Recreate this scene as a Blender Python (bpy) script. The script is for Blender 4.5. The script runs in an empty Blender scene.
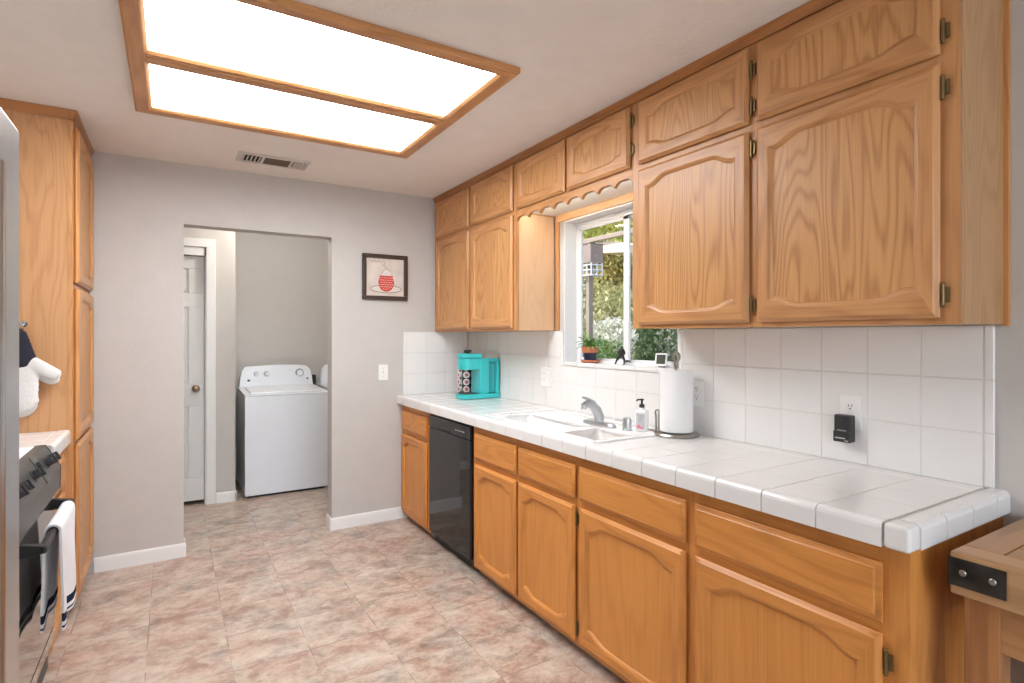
import bpy, bmesh, math, random
from mathutils import Vector, Matrix, noise as mnoise
random.seed(7)
SC = bpy.context.scene
COL = SC.collection
PI = math.pi

# ------------------------------------------------------------------ camera, world, sun, exposure
cam_d = bpy.data.cameras.new('camera'); cam = bpy.data.objects.new('camera', cam_d); COL.objects.link(cam)
cam.location = (.018, -.0115, 1.37); cam.rotation_euler = (PI/2, 0, math.radians(-31.45))
cam_d.sensor_width = 36; cam_d.lens = 558/1024*36; cam_d.shift_y = -5.5/1024; cam_d.clip_start = .02
SC.camera = cam
SC.view_settings.view_transform = 'Standard'; SC.view_settings.look = 'None'
SC.view_settings.gamma = 1; SC.view_settings.use_curve_mapping = False
SC.view_settings.exposure = 0.32
SC.cycles.use_denoising = True
SC.cycles.max_bounces = 10; SC.cycles.diffuse_bounces = 6; SC.cycles.sample_clamp_indirect = 8

world = bpy.data.worlds.new('world'); SC.world = world; world.use_nodes = True
wn = world.node_tree; bgn = wn.nodes['Background']
sky = wn.nodes.new('ShaderNodeTexSky'); sky.sky_type = 'NISHITA'; sky.sun_disc = False
sky.sun_elevation = math.radians(50); sky.sun_rotation = math.radians(250); sky.air_density = 1.0; sky.dust_density = 2.0
wn.links.new(sky.outputs[0], bgn.inputs[0]); bgn.inputs[1].default_value = 0.30

def lamp(name, kind, loc, power, color=(1, 1, 1), rot=(0, 0, 0), size=None, size_y=None):
    l = bpy.data.lights.new(name, kind); l.energy = power; l.color = color
    if kind == 'AREA':
        l.shape = 'RECTANGLE'; l.size = size; l.size_y = size_y or size
    elif kind == 'POINT' and size: l.shadow_soft_size = size
    o = bpy.data.objects.new(name, l); o.location = loc; o.rotation_euler = rot; COL.objects.link(o); return o
sun = lamp('sun', 'SUN', (0, 0, 8), 5.6, (1, .95, .86)); sun.data.angle = .01
sun.rotation_euler = Vector((.62, -.25, -.75)).to_track_quat('-Z', 'Y').to_euler()
lamp('laundry_lamp', 'POINT', (.80, 4.72, 2.34), 19, (1, .93, .85), size=.08)
lamp('rear_fill_light', 'AREA', (.55, -2.55, 1.35), 52, (.88, .94, 1), (PI/2, 0, 0), 2.9, 2.0)   # added fill light at the open end behind the camera; no window stands there
PANEL_L = 13.5           # radiance of the ceiling light's acrylic diffusers
VALANCE_L = 30.0          # radiance of the tube behind the valance

# ------------------------------------------------------------------ materials
class NT:
    def __init__(s, name):
        s.m = bpy.data.materials.new(name); s.m.use_nodes = True; s.t = s.m.node_tree; s.n = s.t.nodes
        s.b = s.n['Principled BSDF']
    def a(s, typ, **kw):
        n = s.n.new('ShaderNode' + typ)
        for k, v in kw.items():
            if k.startswith('i_'):
                key = k[2:]; n.inputs[int(key) if key.isdigit() else key.replace('_', ' ')].default_value = v
            else: setattr(n, k, v)
        return n
    def l(s, o, i): s.t.links.new(o, i)
    def math(s, op, x, y=None):
        n = s.a('Math', operation=op)
        for k, v in enumerate((x, y)):
            if v is None: continue
            if isinstance(v, (int, float)): n.inputs[k].default_value = v
            else: s.l(v, n.inputs[k])
        return n.outputs[0]
    def ramp(s, fac, stops):
        n = s.a('ValToRGB'); e = n.color_ramp.elements
        while len(e) < len(stops): e.new(.5)
        for k, (p, c) in enumerate(stops): e[k].position = p; e[k].color = (*c, 1)
        s.l(fac, n.inputs[0]); return n.outputs[0]
    def noise(s, vec, scale, detail=2, rough=.5, dist=0):
        n = s.a('TexNoise', i_Scale=scale, i_Detail=detail, i_Roughness=rough, i_Distortion=dist)
        s.l(vec, n.inputs['Vector']); return n.outputs['Fac']
    def bump(s, h, strength, dist=.01):
        n = s.a('Bump', i_Strength=strength, i_Distance=dist); s.l(h, n.inputs['Height']); s.l(n.outputs[0], s.b.inputs['Normal'])

def plain(name, col, rough=.5, metal=0., spec=.5, bump=None, coat=0, alpha=None, transmission=0, vary=0.04):
    t = NT(name); b = t.b
    b.inputs['Roughness'].default_value = rough; b.inputs['Metallic'].default_value = metal
    b.inputs['Specular IOR Level'].default_value = spec; b.inputs['Coat Weight'].default_value = coat
    b.inputs['Transmission Weight'].default_value = transmission
    tc = t.a('TexCoord')
    if vary:
        f = t.noise(tc.outputs['Object'], 9, 3)
        c1 = tuple(max(0, c*(1-vary)) for c in col); c2 = tuple(min(1, c*(1+vary)) for c in col)
        t.l(t.ramp(f, [(.3, c1), (.7, c2)]), b.inputs['Base Color'])
    else: b.inputs['Base Color'].default_value = (*col, 1)
    if bump:
        sc, st = bump; t.bump(t.noise(tc.outputs['Object'], sc, 3), st, .004)
    return t.m

def oak(name, axis, rings=26, light=(.56, .28, .11), dark=(.34, .145, .05), amount=.5, across=5.5):
    t = NT(name); tc = t.a('TexCoord'); oi = t.a('ObjectInfo')
    cx = t.a('CombineXYZ')
    for k, q in enumerate((17.3, 29.1, 41.7)): t.l(t.math('MULTIPLY', oi.outputs['Random'], q), cx.inputs[k])
    ad = t.a('VectorMath', operation='ADD'); t.l(tc.outputs['Object'], ad.inputs[0]); t.l(cx.outputs[0], ad.inputs[1])
    def stretched(k):
        m = t.a('VectorMath', operation='MULTIPLY'); v = [1, 1, 1]; v['xyz'.index(axis)] = k; m.inputs[1].default_value = v
        t.l(ad.outputs[0], m.inputs[0]); return m.outputs[0]
    n1 = t.noise(stretched(.13), across, 2.6, .38, .25)
    r = t.math('SINE', t.math('MULTIPLY', n1, rings*2.2)); r = t.math('ADD', t.math('MULTIPLY', r, .5), .5); r = t.math('POWER', r, 2.4)
    n2 = t.noise(stretched(.018), 170, 3, .65)
    n3 = t.noise(stretched(.3), 2.2, 1)
    pore = t.math('MULTIPLY', t.math('SUBTRACT', n2, .40), 2.6)
    f = t.math('ADD', t.math('MULTIPLY', r, amount), t.math('MULTIPLY', pore, .42))
    f = t.math('ADD', f, t.math('MULTIPLY', t.math('SUBTRACT', n3, .5), .5))
    mid = tuple((a+b)/2*1.03 for a, b in zip(light, dark))
    t.l(t.ramp(f, [(.0, light), (.45, mid), (1., dark)]), t.b.inputs['Base Color'])
    t.b.inputs['Roughness'].default_value = .36; t.b.inputs['Specular IOR Level'].default_value = .45
    t.bump(n2, .12, .002)
    return t.m

OZ = oak('oak_upright', 'z', 22, amount=.42, across=9)
OY = oak('oak_along', 'y', 22, amount=.42, across=9)
OX = oak('oak_crosswise', 'x', 22, amount=.42, across=9)
OP = oak('oak_panel', 'z', 84, amount=.62, across=5.2, light=(.59, .31, .12), dark=(.37, .16, .05))
OSIDE = oak('oak_side_veneer', 'z', 44, amount=.40, across=7, light=(.56, .30, .14), dark=(.38, .175, .072))
OPL = oak('oak_panel_plain_warmlit', 'z', 26, amount=.20, across=5, light=(.66, .28, .065), dark=(.42, .155, .032))  # plain grain; the orange tint carries the lighting on the lower doors
LOWC = dict(light=(.64, .265, .062), dark=(.38, .135, .028), amount=.34, across=9)  # same oak as the wall cabinets; the lighting difference is painted in as orange
OZL = oak('oak_lower_warmlit_upright', 'z', 22, **LOWC); OYL = oak('oak_lower_warmlit_along', 'y', 22, **LOWC)
OCR = oak('oak_dark_along', 'y', 22, light=(.44, .185, .058), dark=(.26, .095, .028), across=9); OCRX = oak('oak_dark_crosswise', 'x', 22, light=(.44, .185, .058), dark=(.26, .095, .028), across=9)
OEND = oak('oak_end_shaded', 'z', 60, light=(.44, .25, .125), dark=(.31, .165, .075), amount=.5, across=5)  # shade and grey daylight on the end panel painted into the oak colour
OPALE = oak('oak_pale_veneer', 'z', 30, light=(.70, .46, .27), dark=(.56, .34, .185), amount=.3, across=6)
OPALEY = oak('oak_pale_strip', 'y', 22, light=(.62, .36, .18), dark=(.46, .24, .11), amount=.3, across=8)
MELA = plain('cream_melamine', (.76, .71, .63), .5, vary=.02)
BUTCHER = oak('worn_pine', 'x', 22, light=(.52, .30, .15), dark=(.32, .165, .075), amount=.5, across=6)
BUTCHERZ = oak('worn_pine_upright', 'z', 26, light=(.45, .205, .075), dark=(.25, .10, .035), amount=.5, across=7)
OAKM = dict(z=OZ, y=OY, p=OP); OAKL = dict(z=OZL, y=OYL, p=OPL)

WALL = plain('greige_paint', (.53, .512, .492), .75, spec=.25, bump=(140, .28), vary=.02)
CEIL = plain('ceiling_paint', (.80, .765, .73), .85, spec=.2, bump=(70, .45), vary=.02)
WHITE = plain('white_gloss_paint', (.78, .78, .775), .35, vary=.01)
DOORW = plain('white_door_paint', (.72, .72, .71), .4, vary=.01)
VINYL = plain('white_vinyl', (.80, .81, .82), .3, vary=.01)
TILE = plain('white_glazed_tile', (.755, .748, .74), .07, spec=.55, vary=.01)
GROUT = plain('pale_grout', (.66, .645, .62), .9, vary=.06)
GROUTD = plain('grey_grout', (.46, .435, .40), .9, vary=.12)
PORC = plain('white_porcelain', (.84, .84, .83), .1, vary=.01)
ENAMEL = plain('white_enamel', (.78, .82, .88), .25, vary=.01)
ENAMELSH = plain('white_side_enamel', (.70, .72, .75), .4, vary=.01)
GREYPL = plain('grey_plastic', (.22, .23, .25), .4)
BLACKG = plain('black_gloss', (.010, .010, .011), .05, spec=.45, vary=0)
BLACKM = plain('black_plastic', (.018, .018, .02), .42)
DARKCTL = plain('dark_steel', (.075, .07, .066), .36, metal=.4)
OVENGL = plain('oven_glass', (.045, .04, .037), .05, spec=.9, coat=.7, vary=0)
STEEL = plain('brushed_steel', (.52, .53, .545), .27, metal=1.0, vary=.03)
CHROME = plain('chrome', (.66, .66, .66), .12, metal=1.0, vary=0)
SATIN = plain('satin_nickel', (.40, .385, .365), .3, metal=1.0)
FAUCET = plain('dull_faucet_chrome', (.50, .52, .54), .28, metal=.85)
BRASS = plain('aged_brass', (.20, .145, .07), .38, metal=.9)
BRONZE = plain('bronze_knob', (.25, .17, .11), .3, metal=.9)
TEAL = plain('teal_plastic', (.035, .50, .52), .28, vary=.02)
TEALD = plain('teal_tank', (.03, .34, .38), .15, vary=.02)
TERRA = plain('terracotta', (.50, .17, .08), .8, bump=(60, .2))
NAVY = plain('navy_glaze', (.014, .018, .05), .3)
SOIL = plain('soil', (.05, .032, .02), .95, bump=(60, .8))
PAPER = plain('paper_towel', (.76, .76, .76), .95, spec=.1, bump=(180, .35), vary=.01)
CLOTHW = plain('white_terry', (.78, .79, .82), .95, spec=.1, bump=(420, .6), vary=.02)
CLOTHN = plain('navy_stripe', (.015, .022, .055), .95, spec=.1, bump=(420, .6))
MITT = plain('quilted_white', (.66, .65, .635), .95, spec=.1, bump=(90, .5), vary=.03)
CUFF = plain('charcoal_cuff', (.028, .028, .038), .95, spec=.1, bump=(300, .5))
PINK = plain('pink_print', (.70, .16, .22), .6)
RED = plain('red_print', (.55, .035, .03), .6)
ARTBG = plain('cream_art_paper', (.62, .56, .51), .7, vary=.14)
ARTLN = plain('brown_ink', (.25, .15, .11), .7)
FRAMEB = plain('dark_walnut_frame', (.045, .025, .017), .4)
ALMOND = plain('switch_plate', (.80, .80, .79), .3, vary=0)
SLOT = plain('socket_slot', (.06, .055, .05), .5, vary=0)
SCREEN = plain('grey_screen', (.06, .07, .06), .2, vary=0)
IRON = plain('blackened_iron', (.055, .05, .045), .45, metal=.6, vary=.75, bump=(50, .3))
VENTM = plain('vent_enamel', (.60, .565, .53), .5)
VENTD = plain('duct_shade_black', (.012, .010, .009), .9)  # near-black painted in for the shade up inside the vent
LEAFH = plain('houseplant_leaf', (.17, .31, .07), .5, vary=.3)
FIGUR = plain('dark_figurine', (.02, .02, .02), .4)
LABEL = plain('label_grey', (.5, .5, .52), .5, vary=0)
POD = plain('pod_foil', (.70, .62, .62), .35, vary=.05)
PODR = plain('pod_rose', (.40, .10, .13), .4)

def foliage_mat(name, c1, c2, c3):
    t = NT(name); tc = t.a('TexCoord'); f = t.noise(tc.outputs['Object'], 1.6, 3, .65); g = t.noise(tc.outputs['Object'], 14, 2)
    h = t.math('ADD', t.math('MULTIPLY', f, .55), t.math('MULTIPLY', g, .45))
    c = t.ramp(h, [(.32, c1), (.5, c2), (.68, c3)]); t.l(c, t.b.inputs['Base Color']); t.b.inputs['Roughness'].default_value = .6
    tr = t.a('BsdfTranslucent'); t.l(c, tr.inputs[0]); mx = t.a('MixShader', i_0=.35)
    t.l(t.b.outputs[0], mx.inputs[1]); t.l(tr.outputs[0], mx.inputs[2]); t.l(mx.outputs[0], t.n['Material Output'].inputs[0]); return t.m
F_TREE = foliage_mat('sunny_leaves', (.16, .22, .035), (.42, .45, .09), (.70, .66, .22))
F_OLIVE = foliage_mat('olive_leaves', (.16, .19, .07), (.38, .38, .17), (.62, .60, .36))
F_BUSH = foliage_mat('bush_leaves', (.05, .12, .03), (.14, .26, .07), (.36, .44, .18))
F_GOLD = foliage_mat('golden_leaves', (.12, .12, .03), (.36, .31, .09), (.60, .52, .24))
F_DARK = foliage_mat('deep_green_leaves', (.03, .07, .025), (.09, .16, .06), (.28, .34, .18))
F_PALE = foliage_mat('pale_blossom', (.42, .44, .33), (.66, .66, .56), (.84, .83, .77))
BARK = plain('bark', (.16, .11, .08), .9, bump=(30, .6))
FASCIA = plain('cream_fascia', (.80, .70, .56), .7)
BEAM = plain('weathered_beam', (.33, .27, .225), .8)
SIDING = plain('brown_siding', (.30, .235, .205), .8)
DIRT = plain('garden_soil', (.30, .25, .19), .95)

def floor_mat():
    t = NT('mottled_vinyl_tile'); tc = t.a('TexCoord'); sep = t.a('SeparateXYZ'); t.l(tc.outputs['Object'], sep.inputs[0])
    S = .3048
    u = t.math('DIVIDE', t.math('SUBTRACT', sep.outputs[0], .235), S); v = t.math('DIVIDE', t.math('SUBTRACT', sep.outputs[1], 2.53), S)
    iu, iv = t.math('FLOOR', u), t.math('FLOOR', v)
    cid = t.a('CombineXYZ'); t.l(iu, cid.inputs[0]); t.l(iv, cid.inputs[1])
    wn_ = t.a('TexWhiteNoise'); t.l(cid.outputs[0], wn_.inputs['Vector'])
    off = t.a('VectorMath', operation='SCALE'); t.l(wn_.outputs['Color'], off.inputs[0]); off.inputs['Scale'].default_value = .16
    ad = t.a('VectorMath', operation='ADD'); t.l(tc.outputs['Object'], ad.inputs[0]); t.l(off.outputs[0], ad.inputs[1])
    mp = t.a('Mapping'); mp.inputs['Rotation'].default_value = (0, 0, math.radians(-20)); mp.inputs['Scale'].default_value = (.85, 1.1, 1)
    t.l(ad.outputs[0], mp.inputs[0])
    big = t.noise(mp.outputs[0], 7.5, 9, .66, .35); hue = t.noise(mp.outputs[0], 5, 5, .62, .3); fine = t.noise(mp.outputs[0], 34, 8, .78, .5)
    tone = t.math('ADD', t.math('MULTIPLY', big, .66), t.math('MULTIPLY', fine, .38))
    tan = t.ramp(tone, [(.36, (.23, .165, .13)), (.46, (.37, .28, .225)), (.54, (.50, .41, .335)), (.68, (.64, .56, .47))])
    pink = t.ramp(tone, [(.36, (.25, .15, .115)), (.46, (.39, .255, .20)), (.55, (.51, .385, .315)), (.68, (.63, .545, .46))])
    gry = t.ramp(tone, [(.36, (.21, .165, .145)), (.46, (.33, .27, .235)), (.55, (.46, .395, .335)), (.68, (.63, .56, .48))])
    m1 = t.a('MixRGB'); t.l(t.ramp(hue, [(.47, (0, 0, 0)), (.57, (1, 1, 1))]), m1.inputs[0]); t.l(tan, m1.inputs[1]); t.l(pink, m1.inputs[2])
    m2 = t.a('MixRGB'); t.l(t.ramp(hue, [(.38, (1, 1, 1)), (.46, (0, 0, 0))]), m2.inputs[0]); t.l(m1.outputs[0], m2.inputs[1]); t.l(gry, m2.inputs[2])
    def edge(x): 
        fr = t.math('FRACT', x); return t.math('MINIMUM', fr, t.math('SUBTRACT', 1, fr))
    d = t.math('MINIMUM', edge(u), edge(v))
    br = t.noise(tc.outputs['Object'], 7, 2)
    wdt = t.math('MULTIPLY', t.math('MAXIMUM', t.math('SUBTRACT', br, .42), 0.0), .045)
    seam = t.math('LESS_THAN', d, wdt)
    m3 = t.a('MixRGB'); t.l(t.math('MULTIPLY', seam, .62), m3.inputs[0]); t.l(m2.outputs[0], m3.inputs[1]); m3.inputs[2].default_value = (.16, .115, .09, 1)
    t.l(m3.outputs[0], t.b.inputs['Base Color']); t.b.inputs['Roughness'].default_value = .30; t.b.inputs['Specular IOR Level'].default_value = .42
    h = t.math('SUBTRACT', t.math('MULTIPLY', fine, .5), seam); t.bump(h, .10, .003)
    return t.m
FLOOR = floor_mat()

def emit(name, col, power, band=None):
    t = NT(name); t.b.inputs['Base Color'].default_value = (.8, .8, .8, 1); t.b.inputs['Emission Color'].default_value = (*col, 1)
    t.b.inputs['Emission Strength'].default_value = power; t.b.inputs['Roughness'].default_value = .4
    if band:      # the tubes above the acrylic: brighter along each tube
        tc = t.a('TexCoord'); sep = t.a('SeparateXYZ'); t.l(tc.outputs['Object'], sep.inputs[0])
        s = t.math('COSINE', t.math('MULTIPLY', sep.outputs[1], 2*PI/band)); s = t.math('ADD', t.math('MULTIPLY', s, .12), .95)
        t.l(t.math('MULTIPLY', s, power), t.b.inputs['Emission Strength'])
    return t.m
DIFF = emit('acrylic_diffuser', (.97, .985, 1.0), PANEL_L, .27)
TUBE = emit('fluorescent_tube', (1, .93, .82), VALANCE_L)

def glass_mat():
    t = NT('window_glass'); tr = t.a('BsdfTransparent'); tr.inputs[0].default_value = (.96, .97, .97, 1); gl = t.a('BsdfGlossy'); gl.inputs['Roughness'].default_value = .02
    lw = t.a('LayerWeight'); mx = t.a('MixShader'); t.l(t.math('ADD', t.math('MULTIPLY', t.math('POWER', lw.outputs['Facing'], 5), .5), .025), mx.inputs[0]); t.l(tr.outputs[0], mx.inputs[1]); t.l(gl.outputs[0], mx.inputs[2])
    t.l(mx.outputs[0], t.n['Material Output'].inputs[0]); return t.m
GLASS = glass_mat()

# ------------------------------------------------------------------ mesh builder
class B:
    def __init__(s, M=None): s.bm = bmesh.new(); s.mats = []; s.M = M
    def mi(s, m):
        if m not in s.mats: s.mats.append(m)
        return s.mats.index(m)
    def add(s, vs, fs, m):
        k = s.mi(m); bv = [s.bm.verts.new(s.M @ Vector(v) if s.M else Vector(v)) for v in vs]
        for f in fs:
            try: q = s.bm.faces.new([bv[i] for i in f]); q.material_index = k
            except ValueError: pass
        return s
    def take(s, t, m):
        t.verts.ensure_lookup_table(); t.verts.index_update()
        s.add([v.co.copy() for v in t.verts], [[v.index for v in f.verts] for f in t.faces], m); t.free(); return s
    def box(s, x0, x1, y0, y1, z0, z1, m, bev=0, seg=2):
        t = bmesh.new(); bmesh.ops.create_cube(t, size=1)
        for v in t.verts: v.co = ((x0+x1)/2+v.co.x*(x1-x0), (y0+y1)/2+v.co.y*(y1-y0), (z0+z1)/2+v.co.z*(z1-z0))
        if bev: bmesh.ops.bevel(t, geom=t.edges[:], offset=min(bev, .49*min(abs(x1-x0), abs(y1-y0), abs(z1-z0))), segments=seg, affect='EDGES', profile=.5)
        return s.take(t, m)
    def prism(s, pts, axis, a, b, m, bev=0):
        # pts: 2D outline in the two axes other than `axis`, in xyz order
        def P(p, q):
            r = [0, 0, 0]; o = [i for i in range(3) if i != 'xyz'.index(axis)]
            r['xyz'.index(axis)] = q; r[o[0]] = p[0]; r[o[1]] = p[1]; return r
        n = len(pts); t = bmesh.new(); vs = [t.verts.new(P(p, a)) for p in pts]+[t.verts.new(P(p, b)) for p in pts]
        t.faces.new(vs[:n][::-1]); t.faces.new(vs[n:])
        for i in range(n): t.faces.new((vs[i], vs[(i+1) % n], vs[n+(i+1) % n], vs[n+i]))
        bmesh.ops.recalc_face_normals(t, faces=t.faces[:])
        if bev: bmesh.ops.bevel(t, geom=t.edges[:], offset=bev, segments=2, affect='EDGES', profile=.5)
        return s.take(t, m)
    def lathe(s, prof, m, c=(0, 0, 0), n=28, axis='z'):
        vs, fs = [], []
        for r, z in prof:
            for k in range(n):
                a = 2*PI*k/n; p = (r*math.cos(a), r*math.sin(a), z)
                if axis == 'x': p = (p[2], p[0], p[1])
                if axis == 'y': p = (p[0], p[2], p[1])
                vs.append((c[0]+p[0], c[1]+p[1], c[2]+p[2]))
        for i in range(len(prof)-1):
            for k in range(n): fs.append((i*n+k, i*n+(k+1) % n, (i+1)*n+(k+1) % n, (i+1)*n+k))
        fs.append(tuple(range(n))[::-1]); fs.append(tuple((len(prof)-1)*n+k for k in range(n)))
        return s.add(vs, fs, m)
    def tube(s, pts, r, m, n=10, flat=None):
        pts = [Vector(p) for p in pts]; rs = r if isinstance(r, (list, tuple)) else [r]*len(pts)
        vs, fs = [], []; up = None
        for i, p in enumerate(pts):
            d = (pts[min(i+1, len(pts)-1)]-pts[max(i-1, 0)]).normalized()
            if up is None: up = Vector((0, 0, 1)) if abs(d.z) < .9 else Vector((1, 0, 0))
            x = d.cross(up).normalized(); up = x.cross(d).normalized()
            for k in range(n):
                a = 2*PI*k/n; vs.append(p+x*(math.cos(a)*rs[i])+up*(math.sin(a)*rs[i]*(flat or 1)))
        for i in range(len(pts)-1):
            for k in range(n): fs.append((i*n+k, i*n+(k+1) % n, (i+1)*n+(k+1) % n, (i+1)*n+k))
        fs.append(tuple(range(n))[::-1]); fs.append(tuple((len(pts)-1)*n+k for k in range(n)))
        return s.add(vs, fs, m)
    def ball(s, c, r, m, sc=(1, 1, 1), u=16, v=10):
        t = bmesh.new(); bmesh.ops.create_uvsphere(t, u_segments=u, v_segments=v, radius=r)
        for q in t.verts: q.co = Vector((q.co.x*sc[0], q.co.y*sc[1], q.co.z*sc[2]))+Vector(c)
        return s.take(t, m)
    def build(s, name, parent=None, label=None, cat=None, group=None, kind=None, angle=35, origin=None):
        bm = s.bm; bmesh.ops.recalc_face_normals(bm, faces=bm.faces[:])
        xs = [v.co for v in bm.verts]
        if origin is None:
            lo = [min(c[i] for c in xs) for i in range(3)]; hi = [max(c[i] for c in xs) for i in range(3)]
            origin = Vector(((lo[0]+hi[0])/2, (lo[1]+hi[1])/2, lo[2]))
        origin = Vector(origin)
        for v in bm.verts: v.co -= origin
        me = bpy.data.meshes.new(name); bm.to_mesh(me); bm.free()
        for m in s.mats: me.materials.append(m)
        for p in me.polygons: p.use_smooth = True
        me.set_sharp_from_angle(angle=math.radians(angle))
        o = bpy.data.objects.new(name, me); COL.objects.link(o); wmod = o.modifiers.new('flat_faces', 'WEIGHTED_NORMAL'); wmod.keep_sharp = True; o['_o'] = list(origin)
        if parent: o.parent = parent; o.location = origin-Vector(parent['_o'])
        else: o.location = origin
        return tag(o, label, cat, group, kind)
def tag(o, label=None, cat=None, group=None, kind=None):
    for k, v in (('label', label), ('category', cat), ('group', group), ('kind', kind)):
        if v: o[k] = v
    return o
def thing(name, label, cat, loc, group=None):
    o = bpy.data.objects.new(name, None); COL.objects.link(o); o.location = loc; o['_o'] = list(loc); o.empty_display_size = .05
    return tag(o, label, cat, group)
def copy_tree(o, parent=None, shift=(0, 0, 0)):
    c = o.copy(); COL.objects.link(c)
    if parent: c.parent = parent
    else: c.location = Vector(o.location)+Vector(shift); c['_o'] = list(Vector(o['_o'])+Vector(shift))
    for ch in list(o.children): copy_tree(ch, c)
    return c
def struct(name, b, **kw): return b.build(name, kind='structure', origin=(0, 0, 0), **kw)

# ------------------------------------------------------------------ the room shell
XR, YB, HC = 2.065, 4.01, 2.44
XL = -1.0
struct('floor', B().box(XL-.1, XR+.13, -2.6, 6.0, -.06, 0, FLOOR))
struct('ceiling', B().box(XL-.1, XR+.13, -2.6, 6.0, HC, HC+.12, CEIL))
WY0, WY1, WZ0, WZ1 = 1.823, 2.723, 1.205, 2.068          # window opening
w = B()
w.box(XR, XR+.13, -2.6, WY0, 0, HC, WALL); w.box(XR, XR+.13, WY1, 6.0, 0, HC, WALL)
w.box(XR, XR+.13, WY0, WY1, 0, WZ0-.012, WALL); w.box(XR, XR+.13, WY0, WY1, WZ1, HC, WALL)
struct('wall_right', w)
struct('wall_left', B().box(XL-.1, XL, -2.6, 6.0, 0, HC, WALL))
OX0, OX1, OZ1 = .087, .987, 2.066                           # cased opening to the laundry
w = B(); w.box(XL, OX0, YB, YB+.12, 0, HC, WALL); w.box(OX1, XR, YB, YB+.12, 0, HC, WALL); w.box(OX0, OX1, YB, YB+.12, OZ1, HC, WALL)
struct('wall_back', w)
w = B(); w.box(.283, .497, 5.15, 5.27, 0, HC, WALL); w.box(XL, -.446, 5.15, 5.27, 0, HC, WALL); w.box(-.446, .283, 5.15, 5.27, 2.09, HC, WALL)
w.box(.377, .497, 5.27, 5.9, 0, HC, WALL)
struct('wall_laundry', w)
struct('wall_laundry_back', B().box(XL, XR, 5.9, 6.0, 0, HC, WALL))
def base(name, *boxes):
    b = B()
    for q in boxes: b.prism(q[0], q[1], q[2], q[3], WHITE)
    return struct(name, b)
def bb_prof(y, s): return [(y, 0), (y-.013*s, 0), (y-.013*s, .07), (y-.006*s, .085), (y, .085)]
bb = B(); bb.prism(bb_prof(YB, 1), 'x', -.36, OX0+.0125, WHITE); bb.prism(bb_prof(OX0, -1), 'y', YB-.0005, YB+.12, WHITE); struct('baseboard_left', bb)
bb = B(); bb.prism(bb_prof(YB, 1), 'x', OX1-.0125, 1.56, WHITE); bb.prism(bb_prof(OX1, 1), 'y', YB-.0005, YB+.12, WHITE); struct('baseboard_right', bb)
bb = B(); bb.prism(bb_prof(5.15, 1), 'x', .356, .505, WHITE); bb.prism(bb_prof(.497, -1), 'y', 5.137, 5.9, WHITE); struct('baseboard_laundry', bb)

# laundry door with its casing
c = B(); c.box(.283, .353, 5.132, 5.155, 0, 2.155, WHITE, .006); c.box(-.516, -.446, 5.132, 5.155, 0, 2.155, WHITE, .006)
c.box(-.516, .353, 5.130, 5.155, 2.088, 2.157, WHITE, .006)
c.box(.275, .287, 5.15, 5.25, 0, 2.09, WHITE); c.box(-.45, -.438, 5.15, 5.25, 0, 2.09, WHITE); c.box(-.45, .287, 5.15, 5.25, 2.022, 2.09, WHITE)
struct('trim_1', c)
DX0, DX1, DY = -.436, .273, 5.195
d = B(); d.box(DX0, DX1, DY+.014, DY+.036, .035, 2.018, DOORW)
xs_ = [DX0, DX0+.112, (DX0+DX1)/2-.05, (DX0+DX1)/2+.05, DX1-.112, DX1]
rails = [(.035, .215), (.80, .982), (1.604, 1.712), (1.914, 2.018)]
for a, b_ in rails: d.box(DX0, DX1, DY, DY+.0141, a, b_, DOORW, .003)
for i in (0, 2, 4):
    for a, b_ in ((.215, .80), (.982, 1.604), (1.712, 1.914)): d.box(xs_[i], xs_[i+1], DY, DY+.0141, a, b_, DOORW, .003)
pan = [(.215, .80), (.982, 1.604), (1.712, 1.914)]
for a, b_ in pan:
    for i in (1, 3): d.box(xs_[i]+.016, xs_[i+1]-.016, DY+.005, DY+.0142, a+.016, b_-.016, DOORW, .007)
door1 = struct('door_1', d)
k = B(); k.lathe([(.028, 0), (.028, .006), (.012, .01), (.011, .035), (.024, .042), (.028, .055), (.022, .068), (.008, .072)], BRONZE, (0, 0, 0), 20, 'y')
for v in k.bm.verts: v.co.y *= -1; v.co += Vector((.212, DY, .945))
k.build('door_knob', door1, label='round bronze door knob')

# window
wf = B(); fx0, fx1 = XR+.088, XR+.125
wf.box(fx0, fx1, WY0, WY1, WZ0, WZ0+.020, VINYL, .003); wf.box(fx0, fx1, WY0, WY1, WZ1-.034, WZ1, VINYL, .004)
wf.box(fx0, fx1, WY0, WY0+.028, WZ0, WZ1, VINYL, .004); wf.box(fx0, fx1, WY1-.024, WY1, WZ0, WZ1, VINYL, .004)
wf.box(fx0-.012, fx0, WY0, WY1, WZ0, WZ0+.014, VINYL, .003); wf.box(fx0-.012, fx0, WY0, WY1, WZ1-.022, WZ1, VINYL, .003)
win = struct('window_1', wf)
for nm, a, b_, x, ws_ in (('sash', 2.262, WY1-.022, fx0+.006, .044), ('sash', WY0+.026, 2.300, fx0+.021, .024)):
    q = B(); z0, z1 = WZ0+.018, WZ1-.032
    q.box(x, x+.014, a, a+ws_, z0, z1, VINYL, .003); q.box(x, x+.014, b_-.020, b_, z0, z1, VINYL, .003)
    q.box(x, x+.014, a, b_, z0, z0+.017, VINYL, .003); q.box(x, x+.014, a, b_, z1-.022, z1, VINYL, .003)
    sh = q.build(nm, win)
    B().box(x+.005, x+.009, a+.015, b_-.012, z0+.012, z1-.016, GLASS).build('glass', sh)
rv = B(); rv.box(XR-.002, fx0, WY1-.008, WY1, WZ0, WZ1, WHITE); rv.box(XR-.002, fx0, WY0, WY0+.008, WZ0, WZ1, WHITE); rv.box(XR-.002, fx0, WY0, WY1, WZ1-.008, WZ1, WHITE)
struct('trim_2', rv)
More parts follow.
